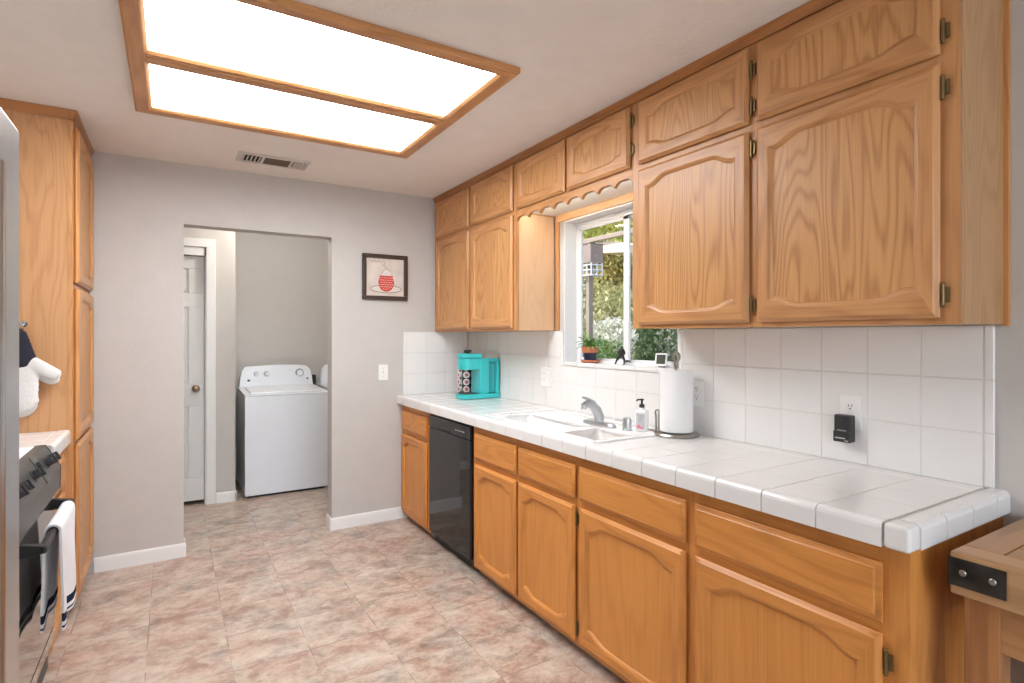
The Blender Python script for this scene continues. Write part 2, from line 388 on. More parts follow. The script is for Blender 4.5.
# tiled sill
si = B(); si.box(XR-.012, fx0, WY0-.02, WY1+.02, WZ0-.016, WZ0+.002, GROUT)
y = WY0-.02
while y < WY1+.02-.02:
    e = min(y+.152, WY1+.018); si.box(XR-.016, fx0-.001, y+.0015, e-.0015, WZ0-.014, WZ0+.010, TILE, .007, 3); y = e+.002
struct('trim_3', si)
# wood strip on the wall above the window, and upright strip beside it
ws = B(); ws.box(XR-.012, XR, WY0-.05, 2.80, WZ1+.002, 2.118, OPALEY, .003); ws.box(XR-.012, XR, WY1+.045, 2.80, 1.405, WZ1+.002, OZ, .003); struct('trim_4', ws)

# ------------------------------------------------------------------ backsplash tiles (glazed wall tiles fixed to the walls)
PIT = .1592
def cut(r, holes):
    out = [r]
    for h in holes:
        nx = []
        for a0, a1, b0, b1 in out:
            if h[0] >= a1 or h[1] <= a0 or h[2] >= b1 or h[3] <= b0: nx.append((a0, a1, b0, b1)); continue
            if h[0] > a0: nx.append((a0, h[0], b0, b1))
            if h[1] < a1: nx.append((h[1], a1, b0, b1))
            m0, m1 = max(a0, h[0]), min(a1, h[1])
            if h[2] > b0: nx.append((m0, m1, b0, h[2]))
            if h[3] < b1: nx.append((m0, m1, h[3], b1))
        out = nx
    return [q for q in out if q[1]-q[0] > .008 and q[3]-q[2] > .008]
bs = B(); hole = [(WY0-.028, WY1+.028, WZ0-.018, 3)]
Y_END = .639
for q in cut((Y_END+.002, YB, .925, 1.402), hole): bs.box(XR-.0082, XR-.0002, q[0], q[1], q[2], q[3], GROUT)
rows = [(.927, 1.082), (1.085, 1.240), (1.243, 1.400)]
for z0, z1 in rows:
    bs.box(XR-.011, XR-.001, Y_END, .6635, z0, z1, TILE, .004, 3)
    y = .665
    while y < YB-.01:
        for q in cut((y+.001, min(y+PIT-.001, YB-.006), z0, z1), hole): bs.box(XR-.010, XR-.001, q[0], q[1], q[2], q[3], TILE, .0015)
        y += PIT
# rounded tile trim around the window side
bs.box(XR-.014, XR-.001, WY1+.001, WY1+.027, WZ0-.018, 1.400, TILE, .006, 3)
bs.box(XR-.014, XR-.001, WY0-.027, WY0-.001, WZ0-.018, 1.400, TILE, .006, 3)
bs.build('backsplash', label='white square tile backsplash running along the right wall below the window', cat='backsplash', origin=(XR, 2.3, .925))
bs = B(); bs.box(1.513, XR-.012, YB-.0082, YB-.0002, .925, 1.402, GROUT)
for z0, z1 in rows:
    bs.box(1.511, 1.535, YB-.011, YB-.001, z0, z1, TILE, .004, 3)
    x = 1.537
    while x < XR-.02:
        bs.box(x+.001, min(x+PIT-.001, XR-.012), YB-.010, YB-.001, z0, z1, TILE, .0022); x += PIT
bs.build('backsplash', label='short white tile backsplash on the back wall at the far counter end', cat='backsplash', origin=(1.8, YB, .925))

# ------------------------------------------------------------------ cabinet doors and drawers
def sstep(a, b, x): x = min(1, max(0, (x-a)/(b-a))); return x*x*(3-2*x)
def door_geo(b, f, w, h, arch=.03, fw=.052, rail=.05, mats=OAKM, T=.021):
    N = 25; rr = [i/(N-1) for i in range(N)]
    def s(t): t = min(t, 1-t); return 1-sstep(.03, .24, t)
    def rect(i, d): return [f(i+(w-2*i)*t, i, d) for t in rr]+[f(i+(w-2*i)*t, h-i, d) for t in rr[::-1]]
    def opening(g, d):
        a = fw+g
        return [f(a+(w-2*a)*t, rail+g+arch*.8*s(t), d) for t in rr]+[f(a+(w-2*a)*t, h-rail-g-arch*s(t), d) for t in rr[::-1]]
    rings = [rect(.007, 0), rect(.0015, .0075), rect(0, .009), rect(.0025, .013), rect(.009, .016), rect(.013, T), opening(-.005, T), opening(-.001, T-.001), opening(.002, T-.0045), opening(.0045, T-.005), opening(.0085, T-.0115), opening(.011, T-.0125)]
    n = 2*N
    base_ = len(b.bm.verts)
    for i in range(len(rings)-1):
        vs = rings[i]+rings[i+1]; side = []; rl = []
        for k in range(n):
            q = (k, (k+1) % n, n+(k+1) % n, n+k)
            (side if k in (N-1, n-1) else rl).append(q)
        b.add(vs, side, mats['z']); b.add(vs, rl, mats['y'])
    last = rings[-1]; b.add(last, [(i, i+1, n-2-i, n-1-i) for i in range(N-1)], mats['p'])
    b.add(rings[0], [tuple(range(n))], mats['z'])
    bmesh.ops.remove_doubles(b.bm, verts=b.bm.verts[:], dist=.00002)
def slab_geo(b, f, w, h, m, T=.020):
    def rect(i, d): return [f(i, i, d), f(w-i, i, d), f(w-i, h-i, d), f(i, h-i, d)]
    rings = [rect(.007, 0), rect(.0015, .0075), rect(0, .009), rect(.003, .0125), rect(.012, .015), rect(.017, T), rect(.03, T)]
    for i in range(len(rings)-1): b.add(rings[i]+rings[i+1], [(k, (k+1) % 4, 4+(k+1) % 4, 4+k) for k in range(4)], m)
    b.add(rings[-1], [(0, 1, 2, 3)], m); b.add(rings[0], [(0, 1, 2, 3)], m)
    bmesh.ops.remove_doubles(b.bm, verts=b.bm.verts[:], dist=.00002)
def hinge(parent, x, y, z, s=-1):
    h = B(); h.box(x-.003, x+.003, y-.014, y+.014, z-.020, z+.020, BRASS, .002)
    h.tube([(x+s*.005, y, z-.027), (x+s*.005, y, z+.027)], .0048, BRASS, 10); h.ball((x+s*.005, y, z+.029), .0052, BRASS, u=8, v=6); h.ball((x+s*.005, y, z-.029), .0052, BRASS, u=8, v=6)
    return h.build('hinge', parent, label='small aged brass hinge')
def rdoor(parent, xf, y0, y1, z0, z1, arch=.03, hinges=(), label=None, name='door'):
    b = B(); door_geo(b, lambda u, v, d: (xf-d, y0+u, z0+v), y1-y0, z1-z0, arch, mats=OAKL if z1 < 1 else OAKM)
    o = b.build(name, parent, label=label, angle=40)
    for hy, hz in hinges: hinge(o, xf-.004, hy, hz)
    return o
def ldoor(parent, xf, y0, y1, z0, z1, arch=.03):
    b = B(); door_geo(b, lambda u, v, d: (xf+d, y0+u, z0+v), y1-y0, z1-z0, arch)
    return b.build('door', parent, angle=40)

# ------------------------------------------------------------------ upper cabinets on the right wall
XU = 1.775; ZU0, ZU1 = 1.405, 2.405
def upper(label, y0, y1, z0, stiles, rails_, under=MELA):
    t = thing('wall_cabinet', label, 'wall cabinet', ((XU+XR)/2, (y0+y1)/2, z0))
    c = B(); c.box(XU+.019, XR-.013, y0, y1, z0, HC-.001, OZ)
    c.box(XU+.0195, XR-.013, y0+.004, y1-.004, z0-.0015, z0, under if z0 > 2 else OPALE)
    c.build('carcass', t)
    f = B()
    for a, b_ in stiles: f.box(XU, XU+.019, a, b_, z0-.003, HC-.002, OZ, .0015)
    for a, b_ in rails_: f.box(XU+.0008, XU+.019, y0, y1, a, b_, OY)
    f.build('face_frame', t)
    return t
TB0, TB1, TT0, TT1 = 1.418, 2.096, 2.120, 2.396       # big doors, small doors
RAIL = [(ZU0-.003, TB0+.02), (TB1-.02, TT0+.02), (TT1-.03, HC-.002)]
ul = upper('oak wall cabinet with four doors above the teal coffee maker', 2.815, 4.008, ZU0, [(2.815, 2.855), (3.36, 3.43), (3.95, 4.008)], RAIL)
for a, b_ in ((3.408, 3.965), (2.838, 3.382)):
    rdoor(ul, XU, a, b_, TB0, TB1, .03); rdoor(ul, XU, a, b_, TT0, TT1, .026)
sp = B(); sp.box(XU+.02, XR-.013, 2.8115, 2.815, ZU0, 2.105, OPALE); sp.box(XU, XU+.0201, 2.811, 2.815, ZU0, 2.405, OZ); sp.build('side_panel', ul)
ub = upper('oak bridge cabinet with scalloped valance spanning above the window', 1.830, 2.8105, 2.113, [(2.79, 2.8105), (2.29, 2.34), (1.830, 1.85)], [(2.113, 2.15), (TT1-.03, HC-.002)])
rdoor(ub, XU, 2.318, 2.79, TT0, TT1, .026); rdoor(ub, XU, 1.836, 2.296, TT0, TT1, .026, [(1.833, 2.33), (1.833, 2.20)])
va = []
n_s = 8; vy0, vy1 = 1.830, 2.8105
top = 2.115
pts = [(vy0, top)]
for i in range(n_s*14+1):
    q = i/(n_s*14); s_ = abs(math.sin(PI*q*n_s)); pts.append((vy0+(vy1-vy0)*q, 2.056+.026*math.sin(PI/2*s_)**.9))
pts.append((vy1, top))
v = B(); v.prism(pts, 'x', XU+.001, XU+.019, OY); v.build('valance', ub, label='scalloped oak valance')
ur = upper('large oak wall cabinet with four doors at the near end of the right wall', .620, 1.829, ZU0, [(.620, .672), (1.19, 1.255), (1.772, 1.829)], RAIL)
ud = [(.661, 1.206, .655), (1.236, 1.784, 1.228)]
for a, b_, hy in ud:
    rdoor(ur, XU, a, b_, TB0, TB1, .034, [(hy, 2.03), (hy, 1.48)]); rdoor(ur, XU, a, b_, TT0, TT1, .03, [(hy, 2.31), (hy, 2.18)])
sp = B(); sp.box(XU+.001, XR-.016, .6165, .620, ZU0-.002, HC-.002, OEND); sp.box(XR-.016, XR-.001, .604, .6195, ZU0-.006, HC-.002, OZ, .002); sp.build('end_panel', ur)
# crown moulding along the ceiling
cm = B(); cm.prism([(XU-.0003, 2.402), (XU-.006, 2.402), (XU-.008, 2.412), (XU-.016, 2.425), (XU-.018, HC-.001), (XU-.0003, HC-.001)], 'y', .60, 4.008, OCR)
cm.prism([(.6162, 2.402), (.611, 2.402), (.609, 2.412), (.602, 2.425), (.600, HC-.001), (.6162, HC-.001)], 'x', XU-.004, XR-.002, OCRX)
cm.build('crown_molding', label='dark oak crown molding where the right wall cabinets meet the ceiling', cat='molding', origin=(XU, 2.3, 2.402))
# tube lamp behind the valance
tl = thing('tube_lamp', 'slim tube lamp mounted under the cabinet behind the scalloped valance', 'lamp', (XU+.035, 2.3, 2.085))
B().box(XU+.0195, XU+.028, 1.85, 2.78, 2.078, 2.108, VINYL, .002).build('housing', tl)
B().tube([(XU+.035, 1.86, 2.0925), (XU+.035, 2.77, 2.0925)], .0055, TUBE, 10).build('tube', tl)

# ------------------------------------------------------------------ base cabinets on the right
XF = 1.505; ZB = .05
def basecab(label, y0, y1, stiles, end=False):
    t = thing('base_cabinet', label, 'base cabinet', ((XF+XR)/2, (y0+y1)/2, 0))
    c = B(); c.box(XF+.019, XR-.002, y0, y1, ZB, .70, OZL); c.box(XF+.045, XR-.002, y0+.002, y1-.002, 0, ZB, BEAM)
    c.box(XF+.019, XF+.03, y0, y1, .70, .862, OZL); c.box(XF+.019, XR-.002, y0, y0+.016, .70, .862, OZL); c.box(XF+.019, XR-.002, y1-.016, y1, .70, .862, OZL)
    c.build('carcass', t)
    f = B()
    for a, b_ in stiles: f.box(XF, XF+.019, a, b_, ZB-.005, .863, OZL, .0015)
    for a, b_ in ((ZB-.005, .085), (.625, .69), (.795, .863)): f.box(XF+.0008, XF+.019, y0, y1, a, b_, OYL)
    f.build('face_frame', t); return t
DZ0, DZ1, RZ0, RZ1 = .066, .645, .672, .818
def drawer(t, y0, y1, name='drawer'):
    b = B(); slab_geo(b, lambda u, v, d: (XF-d, y0+u, RZ0+v), y1-y0, RZ1-RZ0, OYL); return b.build(name, t)
b1 = basecab('narrow oak base cabinet in the far corner beyond the black dishwasher', 3.465, 4.008, [(3.465, 3.52), (3.97, 4.008)])
drawer(b1, 3.505, 3.978); rdoor(b1, XF, 3.505, 3.978, DZ0, DZ1)
b2 = basecab('oak sink base cabinet beside the dishwasher with two arched doors', 1.8605, 2.842, [(2.80, 2.842), (2.325, 2.375), (1.8605, 1.89)])
for a, b_, hy in ((2.36, 2.806, None), (1.884, 2.342, 1.876)):
    drawer(b2, a, b_); rdoor(b2, XF, a, b_, DZ0, DZ1, .034, [(hy, .59), (hy, .125)] if hy else ())
b3 = basecab('oak base cabinet at the near counter end beside the butcher block table', .625, 1.860, [(.625, .69), (1.235, 1.30), (1.845, 1.860)])
for a, b_, hy in ((1.283, 1.856, None), (.676, 1.246, .669)):
    drawer(b3, a, b_); rdoor(b3, XF, a, b_, DZ0, DZ1, .036, [(hy, .58), (hy, .125)] if hy else ())
B().box(XF+.001, XR-.002, .6215, .625, ZB-.04, .863, OZL, .001).build('end_panel', b3)

# ------------------------------------------------------------------ dishwasher
dw = thing('dishwasher', 'black built-in dishwasher between the oak base cabinets', 'dishwasher', (1.78, 3.155, 0))
B().box(XF+.02, XR-.01, 2.852, 3.456, .05, .845, BLACKM).build('tub', dw)
B().box(XF-.016, XF+.02, 2.853, 3.455, .075, .765, BLACKG, .006, 3).build('door', dw)
p = B(); p.box(XF-.017, XF+.02, 2.853, 3.455, .768, .846, BLACKG, .005, 3); p.box(XF-.0178, XF-.016, 3.10, 3.33, .771, .786, BLACKM, .0006)
for i in range(4): p.box(XF-.0176, XF-.0168, 2.93+.035*i, 2.948+.035*i, .80, .806, LABEL)
p.build('control_panel', dw, label='black control strip with small grey marks')
B().box(XF+.03, XF+.045, 2.853, 3.455, .005, .07, BLACKM, .002).build('kick_plate', dw)

# ------------------------------------------------------------------ tiled counter
ct = thing('countertop', 'white tiled countertop with bullnose edge along the right wall', 'countertop', (1.76, 2.3, .865))
CX0, CY0, CZ = 1.465, .605, .925
SX0, SX1, SY0, SY1 = 1.535, 1.962, 1.80, 2.715       # sink cutout
sb = B()
for q in cut((CX0+.01, XR-.002, CY0+.01, YB-.002), [(SX0+.003, SX1-.003, SY0+.003, SY1-.003)]): sb.box(q[0], q[1], q[2], q[3], .868, CZ-.002, GROUTD)
sb.build('substrate', ct)
ft = B(); EW = .05
y = .665
xr = [CX0+EW+.002]
while xr[-1] < XR-.03: xr.append(min(xr[-1]+PIT, XR-.006))
sink_hole = [(SX0-.002, SX1+.002, SY0-.03, SY1+.032)]
while y < YB-.01:
    y2 = min(y+PIT-.002, YB-.010)
    for i in range(len(xr)-1):
        for q in cut((xr[i]+.001, xr[i+1]-.001, y+.001, y2), sink_hole): ft.box(q[0], q[1], q[2], q[3], CZ-.009, CZ, TILE, .0022)
    y += PIT
ft.build('tile_field', ct)
def capr(t, a0, a1, axis, mir=False):
    pr = [(0, .865), (0, CZ-.014), (.002, CZ-.006), (.007, CZ-.0005), (.014, CZ+.002), (EW-.004, CZ+.002), (EW, CZ-.002), (EW, .90), (.012, .90), (.012, .865)]
    if axis == 'y': t.prism([(CX0+a, z) for a, z in pr], 'y', a0, a1, TILE, .0012)
    else: t.prism([(CY0+a, z) for a, z in pr], 'x', a0, a1, TILE, .0012)
et = B(); y = .665
while y < YB-.01:
    capr(et, y+.0015, min(y+PIT-.0015, YB-.003), 'y'); y += PIT
x = CX0+.060
capr(et, CX0+.06, 1.658, 'x'); 
for a, b_ in ((1.661, 1.814), (1.817, 1.972), (1.975, XR-.001)): capr(et, a, b_, 'x')
et.box(CX0, CX0+.0575, CY0, CY0+.0575, .865, CZ+.002, TILE, .010, 3)
et.build('edge_tiles', ct)
# quarter-round tiles around the sink sides and back
qt = B()
def qr(x0, x1, y0, y1): qt.box(x0, x1, y0, y1, CZ-.006, CZ+.009, TILE, .0065, 3)
x = SX0-.01
while x < SX1-.03:
    e = min(x+.155, SX1+.02); qr(x+.001, e-.001, SY1-.002, SY1+.030); qr(x+.001, e-.001, SY0-.030, SY0+.002); x = e
y = SY0-.0
while y < SY1-.03:
    e = min(y+.155, SY1); qr(SX1-.002, SX1+.028, y+.001, e-.001); y = e
qt.build('sink_trim_tiles', ct)

# ------------------------------------------------------------------ sink, faucet
sk = thing('kitchen_sink', 'white double bowl sink set into the tiled counter under the window', 'sink', (1.75, 2.26, .74))
def bowl(b, x0, x1, y0, y1, zt, zb):
    def rr(i, z, rad=.045, n=6):
        P = []
        for cx, cy, a0 in ((x1-i-rad, y1-i-rad, 0), (x0+i+rad, y1-i-rad, 90), (x0+i+rad, y0+i+rad, 180), (x1-i-rad, y0+i+rad, 270)):
            for k in range(n+1):
                a = math.radians(a0+90*k/n); P.append((cx+rad*math.cos(a), cy+rad*math.sin(a), z))
        return P
    R = [rr(-.004, zt), rr(0, zt-.004), rr(.006, zt-.03), rr(.012, zb+.03), rr(.022, zb+.008), rr(.04, zb)]
    n = len(R[0])
    for i in range(len(R)-1): b.add(R[i]+R[i+1], [(k, (k+1) % n, n+(k+1) % n, n+k) for k in range(n)], PORC)
    b.add(R[-1], [tuple(range(n))], PORC)
sb = B(); zt = CZ-.002
B1 = (SX0+.025, 1.80, 2.135, SY1-.03); B2 = (SX0+.025, 1.80, SY0+.03, 2.095)
bowl(sb, *B1, zt, .745); bowl(sb, *B2, zt, .775)
sb.build('basins', sk)
dk = B()
for q in cut((SX0, SX1, SY0, SY1), [(B1[0]+.012, B1[1]-.012, B1[2]+.012, B1[3]-.012), (B2[0]+.012, B2[1]-.012, B2[2]+.012, B2[3]-.012)]): dk.box(q[0], q[1], q[2], q[3], zt-.010, zt-.0005, PORC)
dk.build('rim', sk)
for q, z in ((B1, .745), (B2, .775)):
    B().lathe([(.042, 0), (.042, .003), (.034, .004), (.03, .001)], SATIN, ((q[0]+q[1])/2, (q[2]+q[3])/2, z), 20).build('drain', sk)
fz = CZ-.0025; FXc, FYc = 1.853, 2.15
fc = thing('faucet', 'brushed metal single lever faucet rising behind the sink', 'faucet', (FXc, FYc, fz))
e = B(); N = 36
ring = lambda s_, z: [(FXc+.030*s_*math.copysign(abs(math.cos(2*PI*k/N))**.8, math.cos(2*PI*k/N)), FYc+.118*s_*math.copysign(abs(math.sin(2*PI*k/N))**.9, math.sin(2*PI*k/N)), z) for k in range(N)]
R = [ring(1, fz), ring(1, fz+.010), ring(.93, fz+.018), ring(.7, fz+.021)]
for i in range(3): e.add(R[i]+R[i+1], [(k, (k+1) % N, N+(k+1) % N, N+k) for k in range(N)], FAUCET)
e.add(R[-1], [tuple(range(N))], FAUCET); e.add(R[0], [tuple(range(N))], FAUCET); e.build('base', fc)
s = B(); s.tube([(FXc, FYc, fz+.012), (FXc-.002, FYc, fz+.045), (FXc-.018, FYc, fz+.078), (FXc-.046, FYc, fz+.104), (FXc-.080, FYc, fz+.113), (FXc-.104, FYc, fz+.106)], [.026, .0255, .026, .023, .017, .0135], FAUCET, 18)
s.tube([(FXc-.096, FYc, fz+.108), (FXc-.101, FYc, fz+.086)], .0125, FAUCET, 14); s.build('spout', fc)
h = B(); h.tube([(FXc-.022, FYc, fz+.088), (FXc-.040, FYc, fz+.118), (FXc-.070, FYc, fz+.136), (FXc-.108, FYc, fz+.147)], [.018, .015, .009, .006], FAUCET, 14, flat=.7); h.build('lever', fc)
B().lathe([(.0245, 0), (.0245, .006), (.021, .008), (.0215, .05), (.019, .058), (.010, .061)], FAUCET, (1.868, 1.965, fz), 22).build('air_gap_cap', label='small grey cylindrical air gap cap standing between faucet and soap bottle', cat='air gap cap')
# soap bottle
sp_ = thing('soap_bottle', 'white pump soap bottle with black top beside the paper towel roll', 'soap bottle', (1.905, 1.905, fz))
M = Matrix.Translation((1.905, 1.905, fz))@Matrix.Rotation(math.radians(25), 4, 'Z')@Matrix.Scale(.86, 4)
b = B(M); b.box(-.020, .020, -.034, .034, .0, .118, plain('soap_white', (.82, .81, .82), .3), .010, 3); b.lathe([(.018, .116), (.013, .126), (.012, .130)], ALMOND, n=18); b.build('bottle', sp_)
b = B(M); b.lathe([(.0145, .130), (.0145, .148), (.006, .150), (.006, .168), (.011, .170), (.011, .178)], BLACKM, n=18); b.tube([(0, 0, .174), (-.026, .014, .174), (-.034, .018, .168)], .0048, BLACKM, 8); b.build('pump', sp_, label='black pump top')
b = B(M); b.box(-.0208, -.0202, -.024, .024, .012, .10, LABEL, 0); b.lathe([(.010, -.0215), (.010, -.0208)], PINK, (0, .010, .028), 14, 'x'); b.lathe([(.007, -.0215), (.007, -.0208)], PINK, (0, -.006, .022), 12, 'x')
for i in range(4): b.box(-.0212, -.0206, -.016+.004*i, .012, .085-.011*i, .088-.011*i, GREYPL)
b.build('bottle_label', sp_, label='pale label with pink flowers')

# ------------------------------------------------------------------ paper towel holder and roll
hx, hy = 1.948, 1.735
ph = thing('paper_towel_holder', 'satin metal upright paper towel holder on the counter', 'paper towel holder', (hx, hy, CZ))
B().lathe([(.096, .001), (.098, .008), (.094, .014), (.05, .018), (.01, .019)], SATIN, (hx, hy, CZ+.001), 40).build('base', ph)
B().tube([(hx, hy, CZ+.015), (hx, hy, CZ+.315)], .006, SATIN, 12).build('pole', ph)
t_ = B(); L = []
for i in range(15):
    a = math.radians(-60+300*i/14); L.append((hx, hy+.020*math.cos(a+PI/2)*1.0, CZ+.352+.020*math.sin(a+PI/2)))
L = [(hx, hy+.0085, CZ+.300), (hx, hy+.0085, CZ+.335)]+[(hx, hy+.019*math.cos(math.radians(q)), CZ+.352+.019*math.sin(math.radians(q))) for q in range(-40, 221, 20)]+[(hx, hy-.0085, CZ+.335), (hx, hy-.0085, CZ+.300)]
t_.tube(L, .0055, SATIN, 10); t_.build('loop_handle', ph)
ax, ay = hx-.052, hy+.064
t_ = B(); L = [(ax, ay+.008, CZ+.015), (ax, ay+.008, CZ+.085)]+[(ax-.006*math.sin(math.radians(q))*0, ay+.013*math.cos(math.radians(q)), CZ+.098+.013*math.sin(math.radians(q))) for q in range(-40, 221, 26)]+[(ax, ay-.008, CZ+.085), (ax, ay-.008, CZ+.015)]
t_.tube(L, .0042, SATIN, 8); t_.build('tension_arm', ph)
r_ = B(); prof = [(.021, 0), (.070, 0), (.0725, .004), (.0725, .268), (.070, .272), (.021, .272), (.021, .0)]
N = 48; vs, fs = [], []
for r, z in prof:
    for k in range(N): a = 2*PI*k/N; vs.append((hx+r*math.cos(a), hy+r*math.sin(a), CZ+.021+z))
for i in range(len(prof)-1):
    for k in range(N): fs.append((i*N+k, i*N+(k+1) % N, (i+1)*N+(k+1) % N, (i+1)*N+k))
r_.add(vs, fs, PAPER); r_.build('paper_towel_roll', label='tall white paper towel roll standing on the metal holder', cat='paper towels')

# ------------------------------------------------------------------ coffee maker and pod carousel
cmk = thing('coffee_maker', 'teal single serve coffee maker in the far counter corner', 'coffee maker', (1.92, 3.54, CZ+.002))
z0 = CZ+.003
y0, y1 = 3.465, 3.615
def rounded(x0, x1, ya, yb, r, n=6):
    P = [(x1, ya), (x1, yb)]
    for cx, cy, a0 in ((x0+r, yb-r, 90), (x0+r, ya+r, 180)):
        for k in range(n+1): a = math.radians(a0+90*k/n); P.append((cx+r*math.cos(a), cy+r*math.sin(a)))
    return P
b = B(); b.prism(rounded(1.745, 2.045, y0, y1, .05), 'z', z0, z0+.032, TEAL, .003); b.build('base', cmk)
b = B(); b.box(1.885, 1.955, y0+.004, y1-.004, z0+.030, z0+.282, TEAL, .006, 3); b.build('column', cmk)
b = B(); b.prism(rounded(1.752, 1.90, y0+.008, y1-.008, .055), 'z', z0+.205, z0+.285, TEAL, .005)
b.prism(rounded(1.748, 1.90, y0+.004, y1-.004, .057), 'z', z0+.287, z0+.318, TEAL, .006); b.build('brew_head', cmk)
b = B(); b.lathe([(.012, 0), (.014, .010), (.028, .014), (.028, .022), (.02, .026)], BLACKM, (1.822, 3.54, z0+.318), 18); b.build('lid_knob', cmk)
b = B(); b.box(1.958, 2.030, y0+.018, y1-.018, z0+.034, z0+.255, TEALD, .008, 3); b.build('water_tank', cmk, label='darker teal water tank')
b = B(); b.box(1.955, 2.042, y0+.005, y1-.005, z0+.258, z0+.282, TEAL, .005, 3); b.box(2.018, 2.042, y0+.005, y0+.03, z0+.03, z0+.262, TEAL, .004); b.box(2.018, 2.042, y1-.03, y1-.005, z0+.03, z0+.262, TEAL, .004)
b.tube([(1.99, y0+.012, z0+.05), (1.99, y0+.012, z0+.24)], .004, TEAL, 8); b.build('tank_frame', cmk)
b = B(); b.prism(rounded(1.758, 1.875, y0+.015, y1-.015, .045), 'z', z0+.0325, z0+.037, BLACKM); b.build('drip_tray', cmk)
px_, py_ = 1.945, 3.80
pc = thing('coffee_pod_carousel', 'black coffee pod carousel behind the teal coffee maker', 'pod carousel', (px_, py_, CZ))
b = B(); b.lathe([(.072, .002), (.074, .008), (.06, .014), (.012, .016), (.010, .018)], BLACKM, (px_, py_, CZ+.001), 32); b.build('base', pc)
b = B()
for k in range(6):
    a = 2*PI*k/6+.52; b.box(px_+.052*math.cos(a)-.006, px_+.052*math.cos(a)+.006, py_+.052*math.sin(a)-.006, py_+.052*math.sin(a)+.006, CZ+.014, CZ+.292, BLACKM, .002)
b.lathe([(.068, .288), (.070, .296), (.05, .302)], BLACKM, (px_, py_, CZ), 30); b.lathe([(.034, .014), (.034, .29)], BLACKM, (px_, py_, CZ), 20); b.build('rack', pc)
b = B(); b.lathe([(.008, .300), (.008, .314), (.026, .318), (.026, .326), (.018, .330)], BLACKM, (px_, py_, CZ), 18); b.build('knob', pc)
for k in range(6):
    for j in range(5):
        a = 2*PI*k/6; Mx = Matrix.Translation((px_, py_, CZ+.045+.054*j))@Matrix.Rotation(a, 4, 'Z')
        q = B(Mx); q.lathe([(.019, .036), (.0225, .068), (.025, .0685), (.025, .071)], ALMOND, n=14, axis='x'); q.lathe([(.0225, .0711), (.022, .0716)], POD, n=14, axis='x'); q.lathe([(.013, .0717), (.012, .0721)], PODR, (0, .003, 0), n=12, axis='x')
        q.build('coffee_pod', label='cream and rose coffee pod in the black carousel by the coffee maker', cat='coffee pod', group='coffee pods in the carousel')

# ------------------------------------------------------------------ window sill objects
SZ = WZ0+.0105
pp = thing('potted_plant', 'small green plant in a terracotta pot with navy band on the sill', 'potted plant', (2.098, 2.52, SZ))
c0 = (2.098, 2.52, SZ)
B().lathe([(.040, 0), (.052, .004), (.056, .016), (.050, .016), (.046, .010)], TERRA, c0, 28).build('saucer', pp)
b = B(); b.lathe([(.034, .012), (.040, .055), (.0425, .058)], NAVY, c0, 28); b.build('pot', pp, label='navy glazed pot')
b = B(); b.lathe([(.0455, .058), (.050, .092), (.044, .092), (.042, .086), (.004, .086)], TERRA, c0, 28); b.build('pot_rim', pp, label='terracotta rim')
b = B(); b.lathe([(.044, .080), (.043, .0875), (.01, .089)], SOIL, c0, 20); b.build('soil', pp)
b = B(); rg = random.Random(3)
for i in range(34):
    a = 2*PI*i/34*3.3; L = rg.uniform(.085, .135); el = rg.uniform(.35, 1.2)
    dx, dy = math.cos(a), math.sin(a)
    if dx > .3: L *= .4
    if dy > .35: L *= 1.2
    if dx < -.2: L *= .75
    pr = []
    for j in range(6):
        t = j/5; rad = L*t*math.cos(el*(1-.2*t)); zz = L*(math.sin(el)*t-(.80*t*t)*(1.1-el*.6)); pr.append((c0[0]+dx*rad, c0[1]+dy*rad, c0[2]+.088+zz, .0085*math.sin(PI*min(1, .18+.8*t))))
    vs = []
    for (x, y, z, wd) in pr: vs += [(x-dy*wd, y+dx*wd, z+.002), (x, y, z-.0015), (x+dy*wd, y-dx*wd, z+.002)]
    b.add(vs, [q for j in range(5) for q in ((3*j, 3*j+1, 3*j+4, 3*j+3), (3*j+1, 3*j+2, 3*j+5, 3*j+4))], LEAFH)
b.build('leaves', pp)
# walking figurine (one continuous skinned body)
def skin_obj(name, verts, edges, radii, mat, label, cat, loc, rot=0, levels=2):
    me = bpy.data.meshes.new(name); me.from_pydata(verts, edges, []); o = bpy.data.objects.new(name, me); COL.objects.link(o)
    me.materials.append(mat); md = o.modifiers.new('skin', 'SKIN'); md.use_smooth_shade = True
    for i, r in enumerate(radii):
        sv = me.skin_vertices[0].data[i]; sv.radius = (r, r) if isinstance(r, float) else r; sv.use_root = (i == 0)
    sd = o.modifiers.new('sub', 'SUBSURF'); sd.levels = sd.render_levels = levels
    o.location = loc; o.rotation_euler = (0, 0, rot); return tag(o, label, cat)
fv = [(0, 0, .052), (0, 0, .070), (.002, 0, .084), (.003, 0, .091), (.004, 0, .102),
      (-.006, .008, .046), (-.014, .020, .026), (-.017, .030, .005), (-.022, .033, .003),
      (.004, -.008, .046), (.007, -.016, .026), (.002, -.020, .005), (-.006, -.021, .003),
      (0, .014, .082), (-.004, .020, .066), (-.012, .018, .054), (0, -.014, .082), (.006, -.020, .066), (.004, -.020, .053)]
fe = [(0, 1), (1, 2), (2, 3), (3, 4), (0, 5), (5, 6), (6, 7), (7, 8), (0, 9), (9, 10), (10, 11), (11, 12), (2, 13), (13, 14), (14, 15), (2, 16), (16, 17), (17, 18)]
fr_ = [.011, .012, .011, .005, .009, .0085, .0062, .0045, .0035, .0085, .0062, .0045, .0035, .006, .0048, .0035, .006, .0048, .0035]
skin_obj('figurine', fv, fe, fr_, FIGUR, 'small black figurine of a walking person on the window sill', 'figurine', (2.098, 2.255, SZ-.001), 0)
sd_ = thing('desk_clock', 'small white framed display tilted on the window sill', 'display', (2.098, 1.975, SZ))
